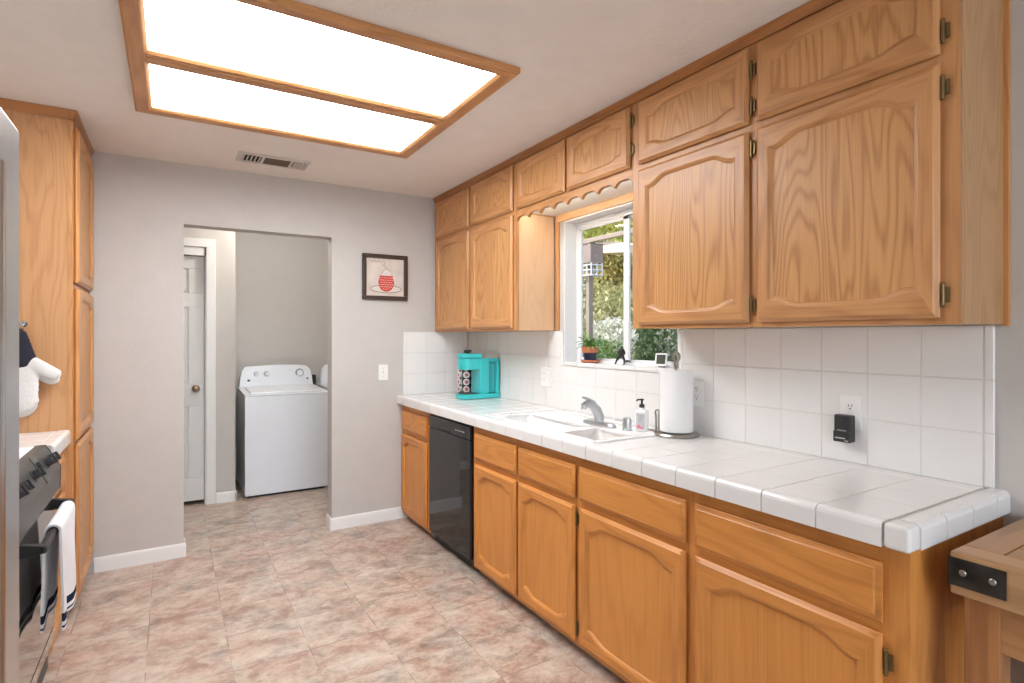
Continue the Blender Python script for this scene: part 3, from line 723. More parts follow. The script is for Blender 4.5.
M = Matrix.Translation((2.098, 1.972, SZ+.0045))@Matrix.Rotation(math.radians(28), 4, 'Z')@Matrix.Rotation(math.radians(16), 4, 'Y')
b = B(M); b.box(-.004, .006, -.030, .030, 0, .066, ALMOND, .004, 3); b.build('case', sd_)
b = B(M); b.box(-.0052, -.0038, -.022, .022, .010, .058, SCREEN, .001); b.build('screen', sd_, label='dark grey screen')
b = B(M); b.box(.006, .012, -.02, .02, .005, .040, BLACKM, .002); b.prism([(.008, .036), (.012, .036), (.033, -.010), (.026, -.010)], 'y', -.018, .018, BLACKM); b.build('stand', sd_, label='black fold-out stand')

# ------------------------------------------------------------------ outlets, switch, adapter, picture
def plate_right(y, z, label, kind):
    t = thing('wall_outlet' if kind == 'outlet' else 'wall_switch', label, 'outlet' if kind == 'outlet' else 'switch', (XR-.012, y, z-.058))
    B().box(XR-.0155, XR-.0095, y-.036, y+.036, z-.059, z+.059, ALMOND, .0025, 2).build('cover_plate', t)
    for s_ in (1, -1):
        f = B(); f.lathe([(.0165, -.0172), (.0165, -.0150)], ALMOND, (XR, y, z+.0195*s_), 22, 'x')
        if kind == 'outlet':
            f.box(XR-.0176, XR-.0166, y+.0045, y+.007, z+.0195*s_+.001, z+.0195*s_+.009, SLOT); f.box(XR-.0176, XR-.0166, y-.007, y-.0045, z+.0195*s_+.001, z+.0195*s_+.009, SLOT)
            f.lathe([(.0028, -.0176), (.0028, -.0166)], SLOT, (XR, y, z+.0195*s_-.006), 10, 'x')
        f.build('socket', t)
    return t
dp = thing('wall_outlet', 'wide white double wall plate on the tiles between coffee maker and window', 'outlet', (XR-.012, 2.895, 1.052))
B().box(XR-.0155, XR-.0095, 2.837, 2.953, 1.051, 1.169, ALMOND, .0025, 2).build('cover_plate', dp)
for s_ in (1, -1):
    f = B(); z_ = 1.11+.0195*s_; f.lathe([(.0165, -.0172), (.0165, -.0150)], ALMOND, (XR, 2.918, z_), 22, 'x')
    for q_ in (.0045, -.007): f.box(XR-.0176, XR-.0166, 2.918+q_, 2.918+q_+.0025, z_+.001, z_+.009, SLOT)
    f.build('socket', dp)
f = B(); f.box(XR-.0185, XR-.0150, 2.858, 2.884, 1.078, 1.142, ALMOND, .003, 2); f.box(XR-.0205, XR-.0175, 2.861, 2.881, 1.082, 1.108, ALMOND, .002, 2); f.build('rocker_switch', dp)
plate_right(1.708, 1.110, 'white outlet partly hidden behind the paper towel roll', 'outlet')
plate_right(1.038, 1.102, 'white outlet above the near counter with a black adapter plugged in', 'outlet')
ad = thing('power_adapter', 'black plug-in adapter with grey marks hanging from the near outlet', 'adapter', (2.02, 1.05, .998))
b = B(); b.box(2.018, XR-.0173, 1.020, 1.078, 1.0, 1.094, BLACKM, .004, 3); b.build('case', ad)
b = B(); b.box(2.012, 2.020, 1.020, 1.078, 1.0, 1.038, BLACKM, .003, 2); b.box(2.0112, 2.0118, 1.036, 1.070, 1.012, 1.016, LABEL); b.box(2.0112, 2.0118, 1.026, 1.038, 1.005, 1.0075, LABEL); b.box(2.0172, 2.0178, 1.036, 1.066, 1.0395, 1.0415, LABEL); b.build('lower_cover', ad)
sw = thing('light_switch', 'white toggle light switch on the grey back wall below the picture', 'switch', (1.372, YB-.004, 1.04))
B().box(1.336, 1.408, YB-.0065, YB-.0005, 1.043, 1.159, ALMOND, .0025).build('cover_plate', sw)
b = B(); b.box(1.367, 1.377, YB-.009, YB-.006, 1.088, 1.114, ALMOND, .001); b.prism([(YB-.006, 1.098), (YB-.020, 1.106), (YB-.020, 1.111), (YB-.006, 1.108)], 'x', 1.3685, 1.3755, ALMOND); b.build('toggle', sw)
for z in (1.071, 1.131): B().lathe([(.003, -.0075), (.003, -.006)], SATIN, (1.372, YB, z), 10, 'y').build('screw', sw)

PX0, PX1, PZ0, PZ1 = 1.212, 1.558, 1.636, 1.972
pf = thing('framed_picture', 'dark framed picture of a red dotted teacup on the back wall', 'picture', ((PX0+PX1)/2, YB, PZ0))
b = B(); fwid = .030
def fr_piece(a): pass
for q in ((PX0, PX1, PZ0, PZ0+fwid), (PX0, PX1, PZ1-fwid, PZ1), (PX0, PX0+fwid, PZ0+fwid, PZ1-fwid), (PX1-fwid, PX1, PZ0+fwid, PZ1-fwid)): b.box(q[0], q[1], YB-.024, YB-.001, q[2], q[3], FRAMEB, .005, 2)
b.build('frame', pf)
b = B(); ya = YB-.008; b.box(PX0+.024, PX1-.024, ya, YB-.002, PZ0+.024, PZ1-.024, ARTBG)
def flat(pts, m, dy=.0006): b.add([(x, ya-dy, z) for x, z in pts], [tuple(range(len(pts)))], m)
cxp, czp = 1.393, 1.775
def ell(cx, cz, rx, rz, a0=0, a1=360, n=40): return [(cx+rx*math.cos(math.radians(a0+(a1-a0)*i/n)), cz+rz*math.sin(math.radians(a0+(a1-a0)*i/n))) for i in range(n+1)]
def line(pts, wd, m, dy):
    L = [(x, ya-dy, z) for x, z in pts]; b.tube(L, wd, m, 4)
line(ell(cxp, 1.718, .118, .028), .0022, ARTLN, .0004)
flat(ell(cxp, 1.719, .110, .023)[:-1], plain('art_saucer', (.66, .62, .58), .7, vary=.05), .0005)
flat(ell(cxp, 1.764, .060, .066, -222, 42, 30), RED, .0012)
DOT = plain('art_dot', (.78, .62, .58), .7, vary=0)
for i in range(-4, 5):
    for j in range(7):
        x = cxp+.0135*i+(.00675 if j % 2 else 0); z = 1.80-.0165*j
        if ((x-cxp)/.053)**2+((z-1.764)/.059)**2 < 1: flat([(x, z+.0042), (x+.0042, z), (x, z-.0042), (x-.0042, z)], DOT, .0019)
flat([(cxp-.047, 1.803), (cxp+.047, 1.803), (cxp+.053, 1.816), (cxp-.053, 1.816)], RED, .0013)
flat([(cxp-.035, 1.815), (cxp+.035, 1.815), (cxp+.03, 1.85), (cxp+.01, 1.865), (cxp-.012, 1.865), (cxp-.03, 1.85)], plain('art_steam', (.70, .66, .63), .7, vary=.05), .0008)
line([(cxp-.01+.012*math.sin(i*.9), 1.862+.006*i) for i in range(8)], .0016, ARTLN, .0004)
line([(cxp-.028, 1.83), (cxp-.024, 1.853), (cxp-.004, 1.866), (cxp+.012, 1.862), (cxp+.03, 1.848)], .0016, ARTLN, .001)
line([(1.262+.011*i, 1.918+.011*math.sin(i*2.1)) for i in range(12)], .0016, ARTLN, .0004)
b.build('art_print', pf)

# ------------------------------------------------------------------ ceiling light and vent
cl = thing('ceiling_light', 'large oak framed fluorescent ceiling light with two glowing panels', 'ceiling light', (.54, 2.49, HC))
LX0, LX1, LY0, LY1 = -.122, 1.207, 1.868, 3.117; FWD = .068; LZ = 2.412
M_, N_ = B(), B()
def fprof(o, s): return [(o, HC-.001), (o, LZ+.006), (o+s*.008, LZ), (o+s*(FWD-.018), LZ), (o+s*(FWD-.008), LZ+.006), (o+s*FWD, LZ+.012), (o+s*FWD, HC-.001)]
f = B(); fp = [(0, HC-.001), (0, LZ+.006), (.008, LZ), (FWD-.018, LZ), (FWD-.008, LZ+.006), (FWD, LZ+.012), (FWD, HC-.001)]
cor = lambda o, z: [(LX0+o, LY0+o, z), (LX1-o, LY0+o, z), (LX1-o, LY1-o, z), (LX0+o, LY1-o, z)]
for (o0, z0_), (o1, z1_) in zip(fp, fp[1:]+fp[:1]):
    q = cor(o0, z0_)+cor(o1, z1_)
    for k in range(4): f.add([q[k], q[(k+1) % 4], q[4+(k+1) % 4], q[4+k]], [(0, 1, 2, 3)], OX if k % 2 == 0 else OY)
bmesh.ops.remove_doubles(f.bm, verts=f.bm.verts[:], dist=.00001); f.build('frame', cl)
ym = 2.502; b = B(); b.prism([(ym-.055, HC-.004), (ym-.055, LZ+.012), (ym-.045, LZ+.004), (ym-.02, LZ+.004), (ym-.017, LZ+.001), (ym+.017, LZ+.001), (ym+.02, LZ+.004), (ym+.045, LZ+.004), (ym+.055, LZ+.012), (ym+.055, HC-.004)], 'x', LX0+FWD-.004, LX1-FWD+.004, OX); b.build('divider', cl)
for a, b_ in ((LY0+FWD-.006, ym-.05), (ym+.05, LY1-FWD+.006)):
    B().box(LX0+FWD-.006, LX1-FWD+.006, a, b_, HC-.012, HC-.003, DIFF).build('diffuser', cl, label='glowing white acrylic panel')
cv = thing('ceiling_vent', 'long metal air vent in the ceiling near the back wall', 'vent', (.56, 3.655, HC))
VX0, VX1, VY0, VY1 = .352, .752, 3.56, 3.752
f = B(); zc = HC-.007
for q in cut((VX0, VX1, VY0, VY1), [(.385, .485, 3.592, 3.720), (.500, .645, 3.592, 3.720), (.660, .735, 3.592, 3.720)]): f.box(q[0], q[1], q[2], q[3], zc, HC-.001, VENTM)
f.build('frame', cv)
B().box(VX0+.01, VX1-.01, VY0+.01, VY1-.01, HC-.0025, HC-.0012, VENTD).build('duct_shade', cv)  # thin black sheet standing in for the shaded hollow behind the louvers
f = B()
for i in range(5):
    x = .392+.0215*i; f.prism([(x, HC-.003), (x+.002, HC-.003), (x-.010, HC-.012), (x-.012, HC-.012)], 'y', 3.592, 3.72, VENTM)
f.build('louvers', cv); f = B()
for i in range(4):
    x = .668+.021*i; f.prism([(x, HC-.003), (x+.002, HC-.003), (x+.014, HC-.012), (x+.012, HC-.012)], 'y', 3.592, 3.72, VENTM)
f.build('louvers', cv)
f = B()
for i in range(8):
    y = 3.600+.016*i; f.prism([(y, HC-.003), (y+.002, HC-.003), (y+.008, HC-.009), (y+.006, HC-.009)], 'x', .500, .645, plain('vent_brown', (.14, .10, .08), .6) if i == 0 else bpy.data.materials['vent_brown'])
f.build('center_grille', cv, label='brown slatted middle section')

# ------------------------------------------------------------------ left side: pantry
PX, PY0 = -.371, 3.34
pt = thing('pantry_cabinet', 'tall oak pantry cabinet on the left with oven mitts on its side', 'pantry cabinet', (-.68, 3.67, 0))
b = B(); b.box(XL+.001, PX-.019, PY0, YB-.001, .08, HC-.001, OSIDE); b.box(XL+.001, PX-.06, PY0+.002, YB-.001, 0, .08, BEAM); b.build('carcass', pt)
b = B(); b.box(PX-.019, PX, PY0-.001, PY0+.045, .075, HC-.002, OZ, .0015); b.box(PX-.019, PX, YB-.045, YB-.001, .075, HC-.002, OZ, .0015)
for a, c_ in ((.075, .14), (.835, .885), (1.59, 1.64), (2.36, HC-.002)): b.box(PX-.0185, PX-.0008, PY0, YB-.001, a, c_, OY)
b.build('face_frame', pt)
for a, c_ in ((.10, .848), (.868, 1.602), (1.625, 2.372)): ldoor(pt, PX, 3.372, 3.985, a, c_, .03)
cr = lambda o, s: [(o-s*.012, 2.395), (o+s*.003, 2.395), (o+s*.006, 2.41), (o+s*.018, 2.428), (o+s*.020, HC-.001), (o-s*.012, HC-.001)]
b = B(); b.prism(cr(PX, 1), 'y', PY0-.020, YB-.001, OCR); b.prism(cr(PY0-.001, -1), 'x', XL+.001, PX+.010, OCRX); b.build('crown', pt)

# hooks and mitts
def hook(x, z, label):
    h = B(); h.lathe([(.015, 0), (.014, -.005), (.005, -.006)], CHROME, (x, PY0-.001, z+.008), 16, 'y'); h.tube([(x, PY0-.003, z+.008), (x, PY0-.020, z+.002), (x, PY0-.026, z-.022), (x, PY0-.036, z-.026), (x, PY0-.044, z-.012)], .0042, CHROME, 9)
    return h.build('wall_hook', label=label, cat='hook')
hook(-.548, 1.418, 'small chrome hook on the pantry side above the oven mitt')
def mitt(label, x, z, y, s=1.0):
    t = thing('oven_mitt', label, 'oven mitt', (x, y, z-.33*s))
    def blob(parts, mat, nm, lab=None):
        q = B(Matrix.Translation((x, y, z))@Matrix.Scale(s, 4))
        for c, r, sc_ in parts: q.ball(c, r, mat, sc_, 20, 12)
        o = q.build(nm, t, label=lab); md = o.modifiers.new('join', 'REMESH'); md.mode = 'VOXEL'; md.voxel_size = .0055; md.use_smooth_shade = True
        sm = o.modifiers.new('soft', 'SMOOTH'); sm.factor = .6; sm.iterations = 6; return o
    body = [((-.000+.0*i, 0, -.13-.022*i), .062-.0006*i, (1.12, .30, .62)) for i in range(7)]+[((.005, 0, -.285), .055, (1.12, .32, .75)), ((.004, 0, -.30), .048, (1.12, .34, .7))]
    body += [((.045+.013*i, -.004, -.135-.0085*i), .034-.0008*i, (1, .42, .85)) for i in range(6)]
    blob(body, MITT, 'mitten')
    cuff = [((.0, 0, -.015-.018*i), .030+.0052*i, (1, .36, .75)) for i in range(7)]
    blob(cuff, CUFF, 'cuff', 'charcoal knit cuff')
    b = B(Matrix.Translation((x, y, z))@Matrix.Scale(s, 4)); b.tube([(-.006, 0, -.012), (-.007, 0, .004), (0, 0, .012), (.007, 0, .004), (.006, 0, -.012)], .003, CUFF, 8); b.build('hanging_loop', t)
    return t
mitt('white oven mitt with charcoal cuff hanging in front on the pantry side', -.556, 1.393, PY0-.060, 1.11)
hook(-.578, 1.395, 'chrome hook on the pantry side half hidden by the front mitt')
mitt('white oven mitt hanging behind the front mitt against the pantry side', -.566, 1.368, PY0-.024, 1.11)

# ------------------------------------------------------------------ left base cabinet with tiled counter, range
def left_base(label, clabel, y0, y1):
    t = thing('base_cabinet', label, 'base cabinet', (-.7, (y0+y1)/2, 0)); xf = -.412
    b = B(); b.box(XL+.001, xf-.019, y0, y1, .05, .862, OZ); b.box(XL+.001, xf-.06, y0+.002, y1-.002, 0, .05, BEAM); b.build('carcass', t)
    b = B(); b.box(xf-.019, xf, y0, y0+.04, .045, .863, OZ, .0015); b.box(xf-.019, xf, y1-.04, y1, .045, .863, OZ, .0015)
    for a, c_ in ((.045, .085), (.625, .69), (.80, .863)): b.box(xf-.0185, xf-.0008, y0, y1, a, c_, OY)
    b.build('face_frame', t)
    q = B(); slab_geo(q, lambda u, v, d: (xf+d, y0+.022+u, RZ0+v), y1-y0-.044, RZ1-RZ0, OY); q.build('drawer', t)
    ldoor(t, xf, y0+.022, y1-.022, DZ0, DZ1)
    c = thing('countertop', clabel, 'countertop', (-.7, (y0+y1)/2, .865)); xe = -.378
    B().box(XL+.001, xe-.010, y0+.001, y1-.001, .866, CZ-.002, GROUTD).build('substrate', c)
    q = B(); x = xe-.054
    while x > XL+.02:
        x2 = max(x-PIT+.002, XL+.003); yy = y0+.001
        while yy < y1-.02:
            q.box(x2, x, yy+.001, min(yy+PIT-.001, y1-.001), CZ-.009, CZ, TILE, .0022); yy += PIT
        x -= PIT
    q.build('tile_field', c)
    q = B(); yy = y0+.001
    pr = [(0, .865), (0, CZ-.014), (-.002, CZ-.006), (-.007, CZ-.0005), (-.014, CZ+.002), (-.046, CZ+.002), (-.05, CZ-.002), (-.05, .90), (-.012, .90), (-.012, .865)]
    while yy < y1-.02:
        q.prism([(xe+a, z) for a, z in pr], 'y', yy+.001, min(yy+PIT-.001, y1-.001), TILE, .0012); yy += PIT
    q.build('edge_tiles', c)
left_base('small oak base cabinet between the black range and the tall pantry', 'small tiled countertop between range and pantry', 2.90, 3.338)

RY0, RY1 = 2.13, 2.888
rg_ = thing('kitchen_range', 'black slide-in range with knob panel and a towel on its oven handle', 'range', (-.70, 2.51, 0))
B().box(XL+.03, -.405, RY0+.003, RY1-.003, .03, .905, BLACKM, .004).build('body', rg_)
B().box(XL+.03, -.445, RY0, RY1, .905, .928, ENAMEL, .006, 3).build('cooktop', rg_, label='glossy pale cooktop')
cp = B(); cp.prism([(-.446, .90), (-.446, .930), (-.411, .930), (-.364, .842), (-.366, .755), (-.384, .738), (-.42, .738)], 'y', RY0, RY1, DARKCTL, .003); cp.prism([(-.447, .899), (-.447, .9315), (-.4105, .9315), (-.3625, .8425), (-.3645, .754), (-.384, .736), (-.42, .736)], 'y', RY1-.010, RY1+.0005, BLACKM, .002); cp.build('control_panel', rg_, label='dark sloped control panel')
nrm = Vector((.088, 0, .047)).normalized()
def on_panel(t): return Vector((-.411, 0, .930)).lerp(Vector((-.364, 0, .842)), t)
for i, (yy, r) in enumerate(((2.80, .018), (2.735, .018), (2.50, .017), (2.30, .018), (2.22, .018))):
    c = on_panel(.5); c.y = yy
    k = B(Matrix.Translation(c)@nrm.to_track_quat('Z', 'Y').to_matrix().to_4x4())
    k.lathe([(r+.004, 0), (r+.004, .002), (r, .004), (r*.92, .022), (r*.75, .026)], BLACKM, n=22); k.box(-.004, .004, -r*.95, r*.95, .018, .034, BLACKM, .003); k.build('knob', rg_)
kk = B(Matrix.Translation(Vector((on_panel(.5).x, 2.615, on_panel(.5).z)))@nrm.to_track_quat('Z', 'Y').to_matrix().to_4x4())
kk.box(-.034, .034, -.055, .055, -.001, .002, BLACKG, .001); kk.build('display', rg_)
od = B(); od.box(-.405, -.383, RY0+.004, RY1-.004, .205, .728, OVENGL, .005, 3); odo = od.build('oven_door', rg_, label='mirror dark oven door')
hd = B(); xb, zb, ya_, yb_ = -.325, .700, 2.245, 2.842
hd.box(xb-.011, xb+.011, ya_, yb_, zb-.014, zb+.014, BLACKM, .007, 3)
for yy in (ya_, yb_-.024): hd.prism([(-.384, zb-.020), (-.384, zb+.024), (xb+.004, zb+.013), (xb+.004, zb-.013)], 'y', yy, yy+.026, BLACKM, .003)
hd.build('handle', odo, label='black bar handle')
dr = B(); dr.prism([(-.41, .195), (-.385, .195), (-.392, .13), (-.416, .045), (-.43, .045)], 'y', RY0+.004, RY1-.004, OVENGL, .002); dr.build('storage_drawer', rg_)
B().box(-.90, -.44, RY0+.02, RY1-.02, 0.0, .032, BLACKM).build('foot_rail', rg_)

# towel over the oven handle
def towel():
    b = B(); ya_, yb_ = 2.425, 2.745; W = 30
    zs = [.362, .371, .378, .392, .412, .420, .440, .47, .51, .55, .59, .63, .66, .69]
    path = [(xb+.017, z, 'f') for z in zs]
    for q in range(0, 181, 20): path.append((xb+.0165*math.cos(math.radians(q)), zb+.004+.017*math.sin(math.radians(q)), 't'))
    path += [(xb-.017, z+.004, 'b') for z in zs[::-1]]
    th = .0075; nz = len(zs); n = len(path)
    def pt(i, j, off):
        x, z, side = path[i]; t = j/W; y = ya_+(yb_-ya_)*t
        hang = max(0, min(1, (.69-z)/.25)); fold = math.sin(t*PI*3.1+.6)*.008+math.sin(t*PI*7+1)*.002
        if side == 'f': x += (fold+.002)*hang+off
        elif side == 'b': x += -.010*hang-off+.5*fold*hang
        else:
            q = (i-nz)*20; x += off*math.cos(math.radians(q)); z += off*math.sin(math.radians(q))
        return (x, y+(t-.5)*.012*hang, z+.006*math.sin(t*PI*2.2+.2)*hang)
    stripe = lambda i: (i if i < nz else n-2-i) in (1, 3, 4) and not (nz-1 <= i < n-nz)
    vs = [pt(i, j, 0) for i in range(n) for j in range(W+1)]+[pt(i, j, th) for i in range(n) for j in range(W+1)]
    K = n*(W+1); fs = {CLOTHN: [], CLOTHW: []}
    for i in range(n-1):
        for j in range(W):
            a = i*(W+1)+j; q = (a, a+1, a+W+2, a+W+1); m = CLOTHN if stripe(i) else CLOTHW
            fs[m].append(q); fs[m].append(tuple(K+v for v in q))
    for E_ in ([i*(W+1) for i in range(n)], [i*(W+1)+W for i in range(n)]):
        for i, (a, c) in enumerate(zip(E_, E_[1:])): fs[CLOTHN if stripe(i) else CLOTHW].append((a, c, K+c, K+a))
    for r in (0, n-1):
        for j in range(W): a = r*(W+1)+j; fs[CLOTHW].append((a, a+1, K+a+1, K+a))
    bv = [b.bm.verts.new(v) for v in vs]
    for m, L in fs.items():
        mi = b.mi(m)
        for f in L: b.bm.faces.new([bv[v] for v in f]).material_index = mi
    b.build('dish_towel', label='white dish towel with navy stripes draped over the oven handle', cat='towel', angle=70)
towel()

# ------------------------------------------------------------------ refrigerator
fg = thing('refrigerator', 'stainless steel refrigerator at the left edge of the photo', 'refrigerator', (-.6, .91, 0))
fx, fy0, fy1 = -.23, .455, 1.365
B().box(XL+.02, fx-.075, fy0+.005, fy1-.005, .02, 1.735, GREYPL, .006).build('cabinet', fg)
for a, c_ in ((fy0, (fy0+fy1)/2-.003), ((fy0+fy1)/2+.003, fy1)): 
    d_ = B().box(fx-.070, fx, a, c_, .735, 1.757, STEEL, .010, 3).build('door', fg)
    ym_ = c_-.05 if c_ < 1 else a+.05
    h = B(); h.tube([(fx+.045, ym_, .85), (fx+.045, ym_, 1.60)], .011, STEEL, 12)
    for z in (.88, 1.57): h.tube([(fx-.002, ym_, z), (fx+.045, ym_, z)], .008, STEEL, 8)
    h.build('handle', d_)
d_ = B().box(fx-.070, fx, fy0, fy1, .055, .728, STEEL, .010, 3).build('freezer_drawer', fg)
h = B(); h.tube([(fx+.045, fy0+.12, .66), (fx+.045, fy1-.12-.08, .66)], .011, STEEL, 12)
for y in (fy0+.15, fy1-.24): h.tube([(fx-.002, y, .66), (fx+.045, y, .66)], .008, STEEL, 8)
h.build('handle', d_)
B().box(XL+.05, fx-.09, fy0+.03, fy1-.03, 0, .025, BLACKM).build('base_grille', fg)

# ------------------------------------------------------------------ washer and dryer
def laundry(name, label, cat, x0, lid=True):
    t = thing(name, label, cat, (x0+.343, 5.48, 0)); x1 = x0+.682; yf, yr = 5.142, 5.83
    b = B(); b.box(x0, x1, yf+.004, yr, .02, .862, ENAMELSH, .008, 2); b.build('cabinet', t)
    b = B(); b.box(x0+.001, x1-.001, yf, yf+.012, .022, .858, ENAMEL, .004, 2); b.build('front_panel', t)
    b = B(); b.box(x0+.03, x1-.03, yf+.03, yr-.03, 0, .03, BLACKM); b.build('base_rail', t)
    b = B(); b.prism([(yf-.002, .864), (yf+.004, .874), (5.69, .892), (yr, .892), (yr, .864)], 'x', x0-.001, x1+.001, ENAMEL, .003)
    b.build('top_deck', t)
    b = B(); zz = lambda y: .874+(y-yf)*.033
    b.prism([(yf+.03, .876), (yf+.034, .889), (5.64, .906), (5.645, .890)], 'x', x0+.05, x1-.05, ENAMEL, .004); b.build('lid', t)
    cy = 5.71
    P = [(x0+.012, .888), (x0+.022, .98), (x0+.035, 1.045)]
    for k in range(7): a = math.radians(165-75*k/6); P.append((x0+.095+.055*math.cos(a), 1.035+.048*math.sin(a)))
    for k in range(1, 8): P.append((x0+.095+(.682-.19)*k/8, 1.083+.010*math.sin(PI*k/8)))
    for k in range(7): a = math.radians(90-75*k/6); P.append((x1-.095+.055*math.cos(a), 1.035+.048*math.sin(a)))
    P += [(x1-.035, 1.045), (x1-.022, .98), (x1-.012, .888)]
    b = B(); b.prism(P, 'y', cy, cy+.10, ENAMEL, .006)
    for v in b.bm.verts: 
        if v.co.y < cy+.05: v.co.y += (v.co.z-.888)*.16
    con = b.build('console', t)
    def kn(x, z, r, dark):
        y = cy+(z-.888)*.16-.0005; k = B()
        k.lathe([(r*1.25, 0), (r*1.25, -.003)], dark, (x, y, z), 24, 'y'); k.lathe([(r, -.003), (r*.92, -.024), (r*.7, -.028)], ENAMEL, (x, y, z), 24, 'y'); k.box(x-.002, x+.002, y-.031, y-.02, z, z+r*.9, LABEL, .0005)
        k.build('knob', con)
    kn(x0+.158, 1.012, .019, LABEL); kn(x0+.246, 1.013, .019, LABEL); kn(x0+.545, 1.014, .030, GREYPL)
    b = B(); y = cy+(.955-.888)*.16
    b.box(x0+.082, x0+.104, y-.002, y+.004, .943, .963, SLOT, .001); b.box(x0+.13, x0+.20, y-.001, y+.003, .945, .950, LABEL); b.lathe([(.009, -.002), (.009, .002)], SLOT, (x0+.618, y, .955), 14, 'y'); b.box(x0+.50, x0+.59, y-.001, y+.003, .938, .942, LABEL)
    for q in range(4): b.box(x0+.45, x0+.485, y+.012, y+.016, 1.0+.012*q, 1.003+.012*q, LABEL)
    b.build('markings', con, label='small dark emblem squares and grey print')
    return t
laundry('washing_machine', 'white top loading washing machine seen through the laundry opening', 'washing machine', .568)
laundry('clothes_dryer', 'white dryer half hidden by the wall, right of the washing machine', 'dryer', 1.300)
b = B(); b.box(1.262, 1.29, 5.82, 5.89, .90, .98, BLACKM, .006); b.tube([(1.275, 5.84, .90), (1.276, 5.86, .6), (1.276, 5.87, .2), (1.276, 5.87, .03)], .011, BLACKM, 8)
b.build('wall_plug_cord', label='black plug and cord behind the washer and dryer', cat='cord')

# ------------------------------------------------------------------ butcher block table
TX0, TX1, TY0, TY1, TZ0, TZ1 = 1.555, 2.05, -.55, .562, .776, .874
bt = thing('butcher_block_table', 'worn butcher block table with iron corner bracket beside the counter end', 'table', (1.8, 0, 0))
top_ = B(); y = TY1
rgd = random.Random(5)
PINES = [oak('pine_board_%s' % n_, ax, 22, light=l_, dark=d_, amount=.5, across=6) for n_, ax, l_, d_ in (('tan', 'x', (.40, .225, .11), (.23, .12, .055)), ('brown', 'x', (.31, .165, .075), (.18, .09, .04)), ('pale', 'y', (.46, .265, .13), (.28, .15, .065)))]
top_.box(TX0, TX0+.075, TY0, TY1, TZ0, TZ1, PINES[2], .006, 2)
top_.box(TX0+.076, TX1, TY1-.075, TY1, TZ0, TZ1-.0005, PINES[0], .005, 2)
top_.box(TX0+.076, TX1, TY0, TY0+.075, TZ0, TZ1-.0005, PINES[0], .005, 2)
x = TX0+.076; i = 0
while x < TX1-.01:
    x2 = min(x+.083, TX1); yy = TY0+.076; 
    while yy < TY1-.08:
        y2 = min(yy+rgd.uniform(.18, .34), TY1-.076)
        if TY1-.076-y2 < .06: y2 = TY1-.076
        top_.box(x+.0008, x2-.0008, yy, y2-.001, TZ0+.004, TZ1-rgd.uniform(.0005, .0025), PINES[(i*2+int(yy*7)) % 3], .003); yy = y2
    x = x2; i += 1
top_.build('top', bt)
for lx in (TX0+.028, TX1-.095):
    for ly in (TY0+.02, TY1-.083): B().box(lx, lx+.066, ly, ly+.066, 0, TZ0, BUTCHERZ, .004, 2).build('leg', bt)
ap = B(); ap.box(TX0+.034, TX0+.058, TY0+.08, TY1-.08, .665, TZ0, oak('pine_apron', 'y', 20, light=(.46, .235, .095), dark=(.30, .14, .055)), .002); ap.box(TX1-.06, TX1-.04, TY0+.08, TY1-.08, .665, TZ0, bpy.data.materials['pine_apron'], .002)
ap.box(TX0+.09, TX1-.09, TY1-.045, TY1-.022, .665, TZ0, bpy.data.materials['pine_apron'], .002); ap.build('apron', bt)
br = B(); br.box(TX0-.0025, TX0, TY1-.104, TY1+.0025, TZ0+.022, TZ1-.012, IRON, .001); br.box(TX0-.0025, TX0+.10, TY1, TY1+.0025, TZ0+.022, TZ1-.012, IRON, .001)
for yy in (TY1-.026, TY1-.080): br.ball((TX0-.002, yy, TZ0+.055), .0075, SATIN, (.45, 1, 1), 12, 8)
br.build('corner_bracket', bt, label='black iron corner bracket with round bolts')

# ------------------------------------------------------------------ outside the window
struct('ground', B().box(XR+.14, 22, -12, 30, -.25, -.15, DIRT))
def leaves(name, blobs, n, size, mat, label, cat, seed, stem=None, group=None):
    t = thing(name, label, cat, (blobs[0][0][0], blobs[0][0][1], -.15), group); rg = random.Random(seed)
    vs, fs = [], []; tot = sum(r[0]*r[1]*r[2] for c, r in blobs)
    for c, r in blobs:
        for i in range(int(n*r[0]*r[1]*r[2]/tot)):
            d = Vector((rg.gauss(0, 1), rg.gauss(0, 1), rg.gauss(0, 1))).normalized()*(rg.uniform(.45, 1)**.5)
            d *= 1+.25*mnoise.noise(Vector(d)*2.3+Vector(c))
            p = Vector((c[0]+d.x*r[0], c[1]+d.y*r[1], c[2]+d.z*r[2]))
            a = Vector((rg.gauss(0, 1), rg.gauss(0, 1), rg.gauss(0, 1))).normalized(); u = a.orthogonal().normalized(); v = a.cross(u); s_ = size*rg.uniform(.6, 1.4)
            k = len(vs); vs += [p-u*s_, p-v*s_*.45, p+u*s_, p+v*s_*.45]; fs.append((k, k+1, k+2, k+3))
    me = bpy.data.meshes.new('foliage'); o0 = Vector(t['_o']); me.from_pydata([v-o0 for v in vs], [], fs); me.materials.append(mat)
    o = bpy.data.objects.new('foliage', me); COL.objects.link(o); o.parent = t
    b = B()
    for pts, r in stem or []: b.tube(pts, r, BARK, 9)
    b.build('trunk' if 'tree' in name else 'stems', t); return t
leaves('garden_tree', [((8.2, 9.6, 3.9), (1.6, 1.9, 1.3)), ((7.4, 8.0, 3.75), (1.1, 1.2, .75)), ((9.3, 11.6, 4.2), (1.4, 1.4, 1.3))], 8000, .085, F_TREE, 'tall yellow-green tree seen in the upper window above the porch roof', 'tree', 11,
       [([(8.6, 10.2, -.15), (8.6, 10.1, 1.8), (8.3, 9.7, 3.6)], [.14, .11, .06]), ([(8.58, 10.1, 2.2), (7.6, 8.4, 3.6)], [.06, .03]), ([(8.6, 10.15, 2.2), (9.2, 11.4, 4.0)], [.06, .03])])
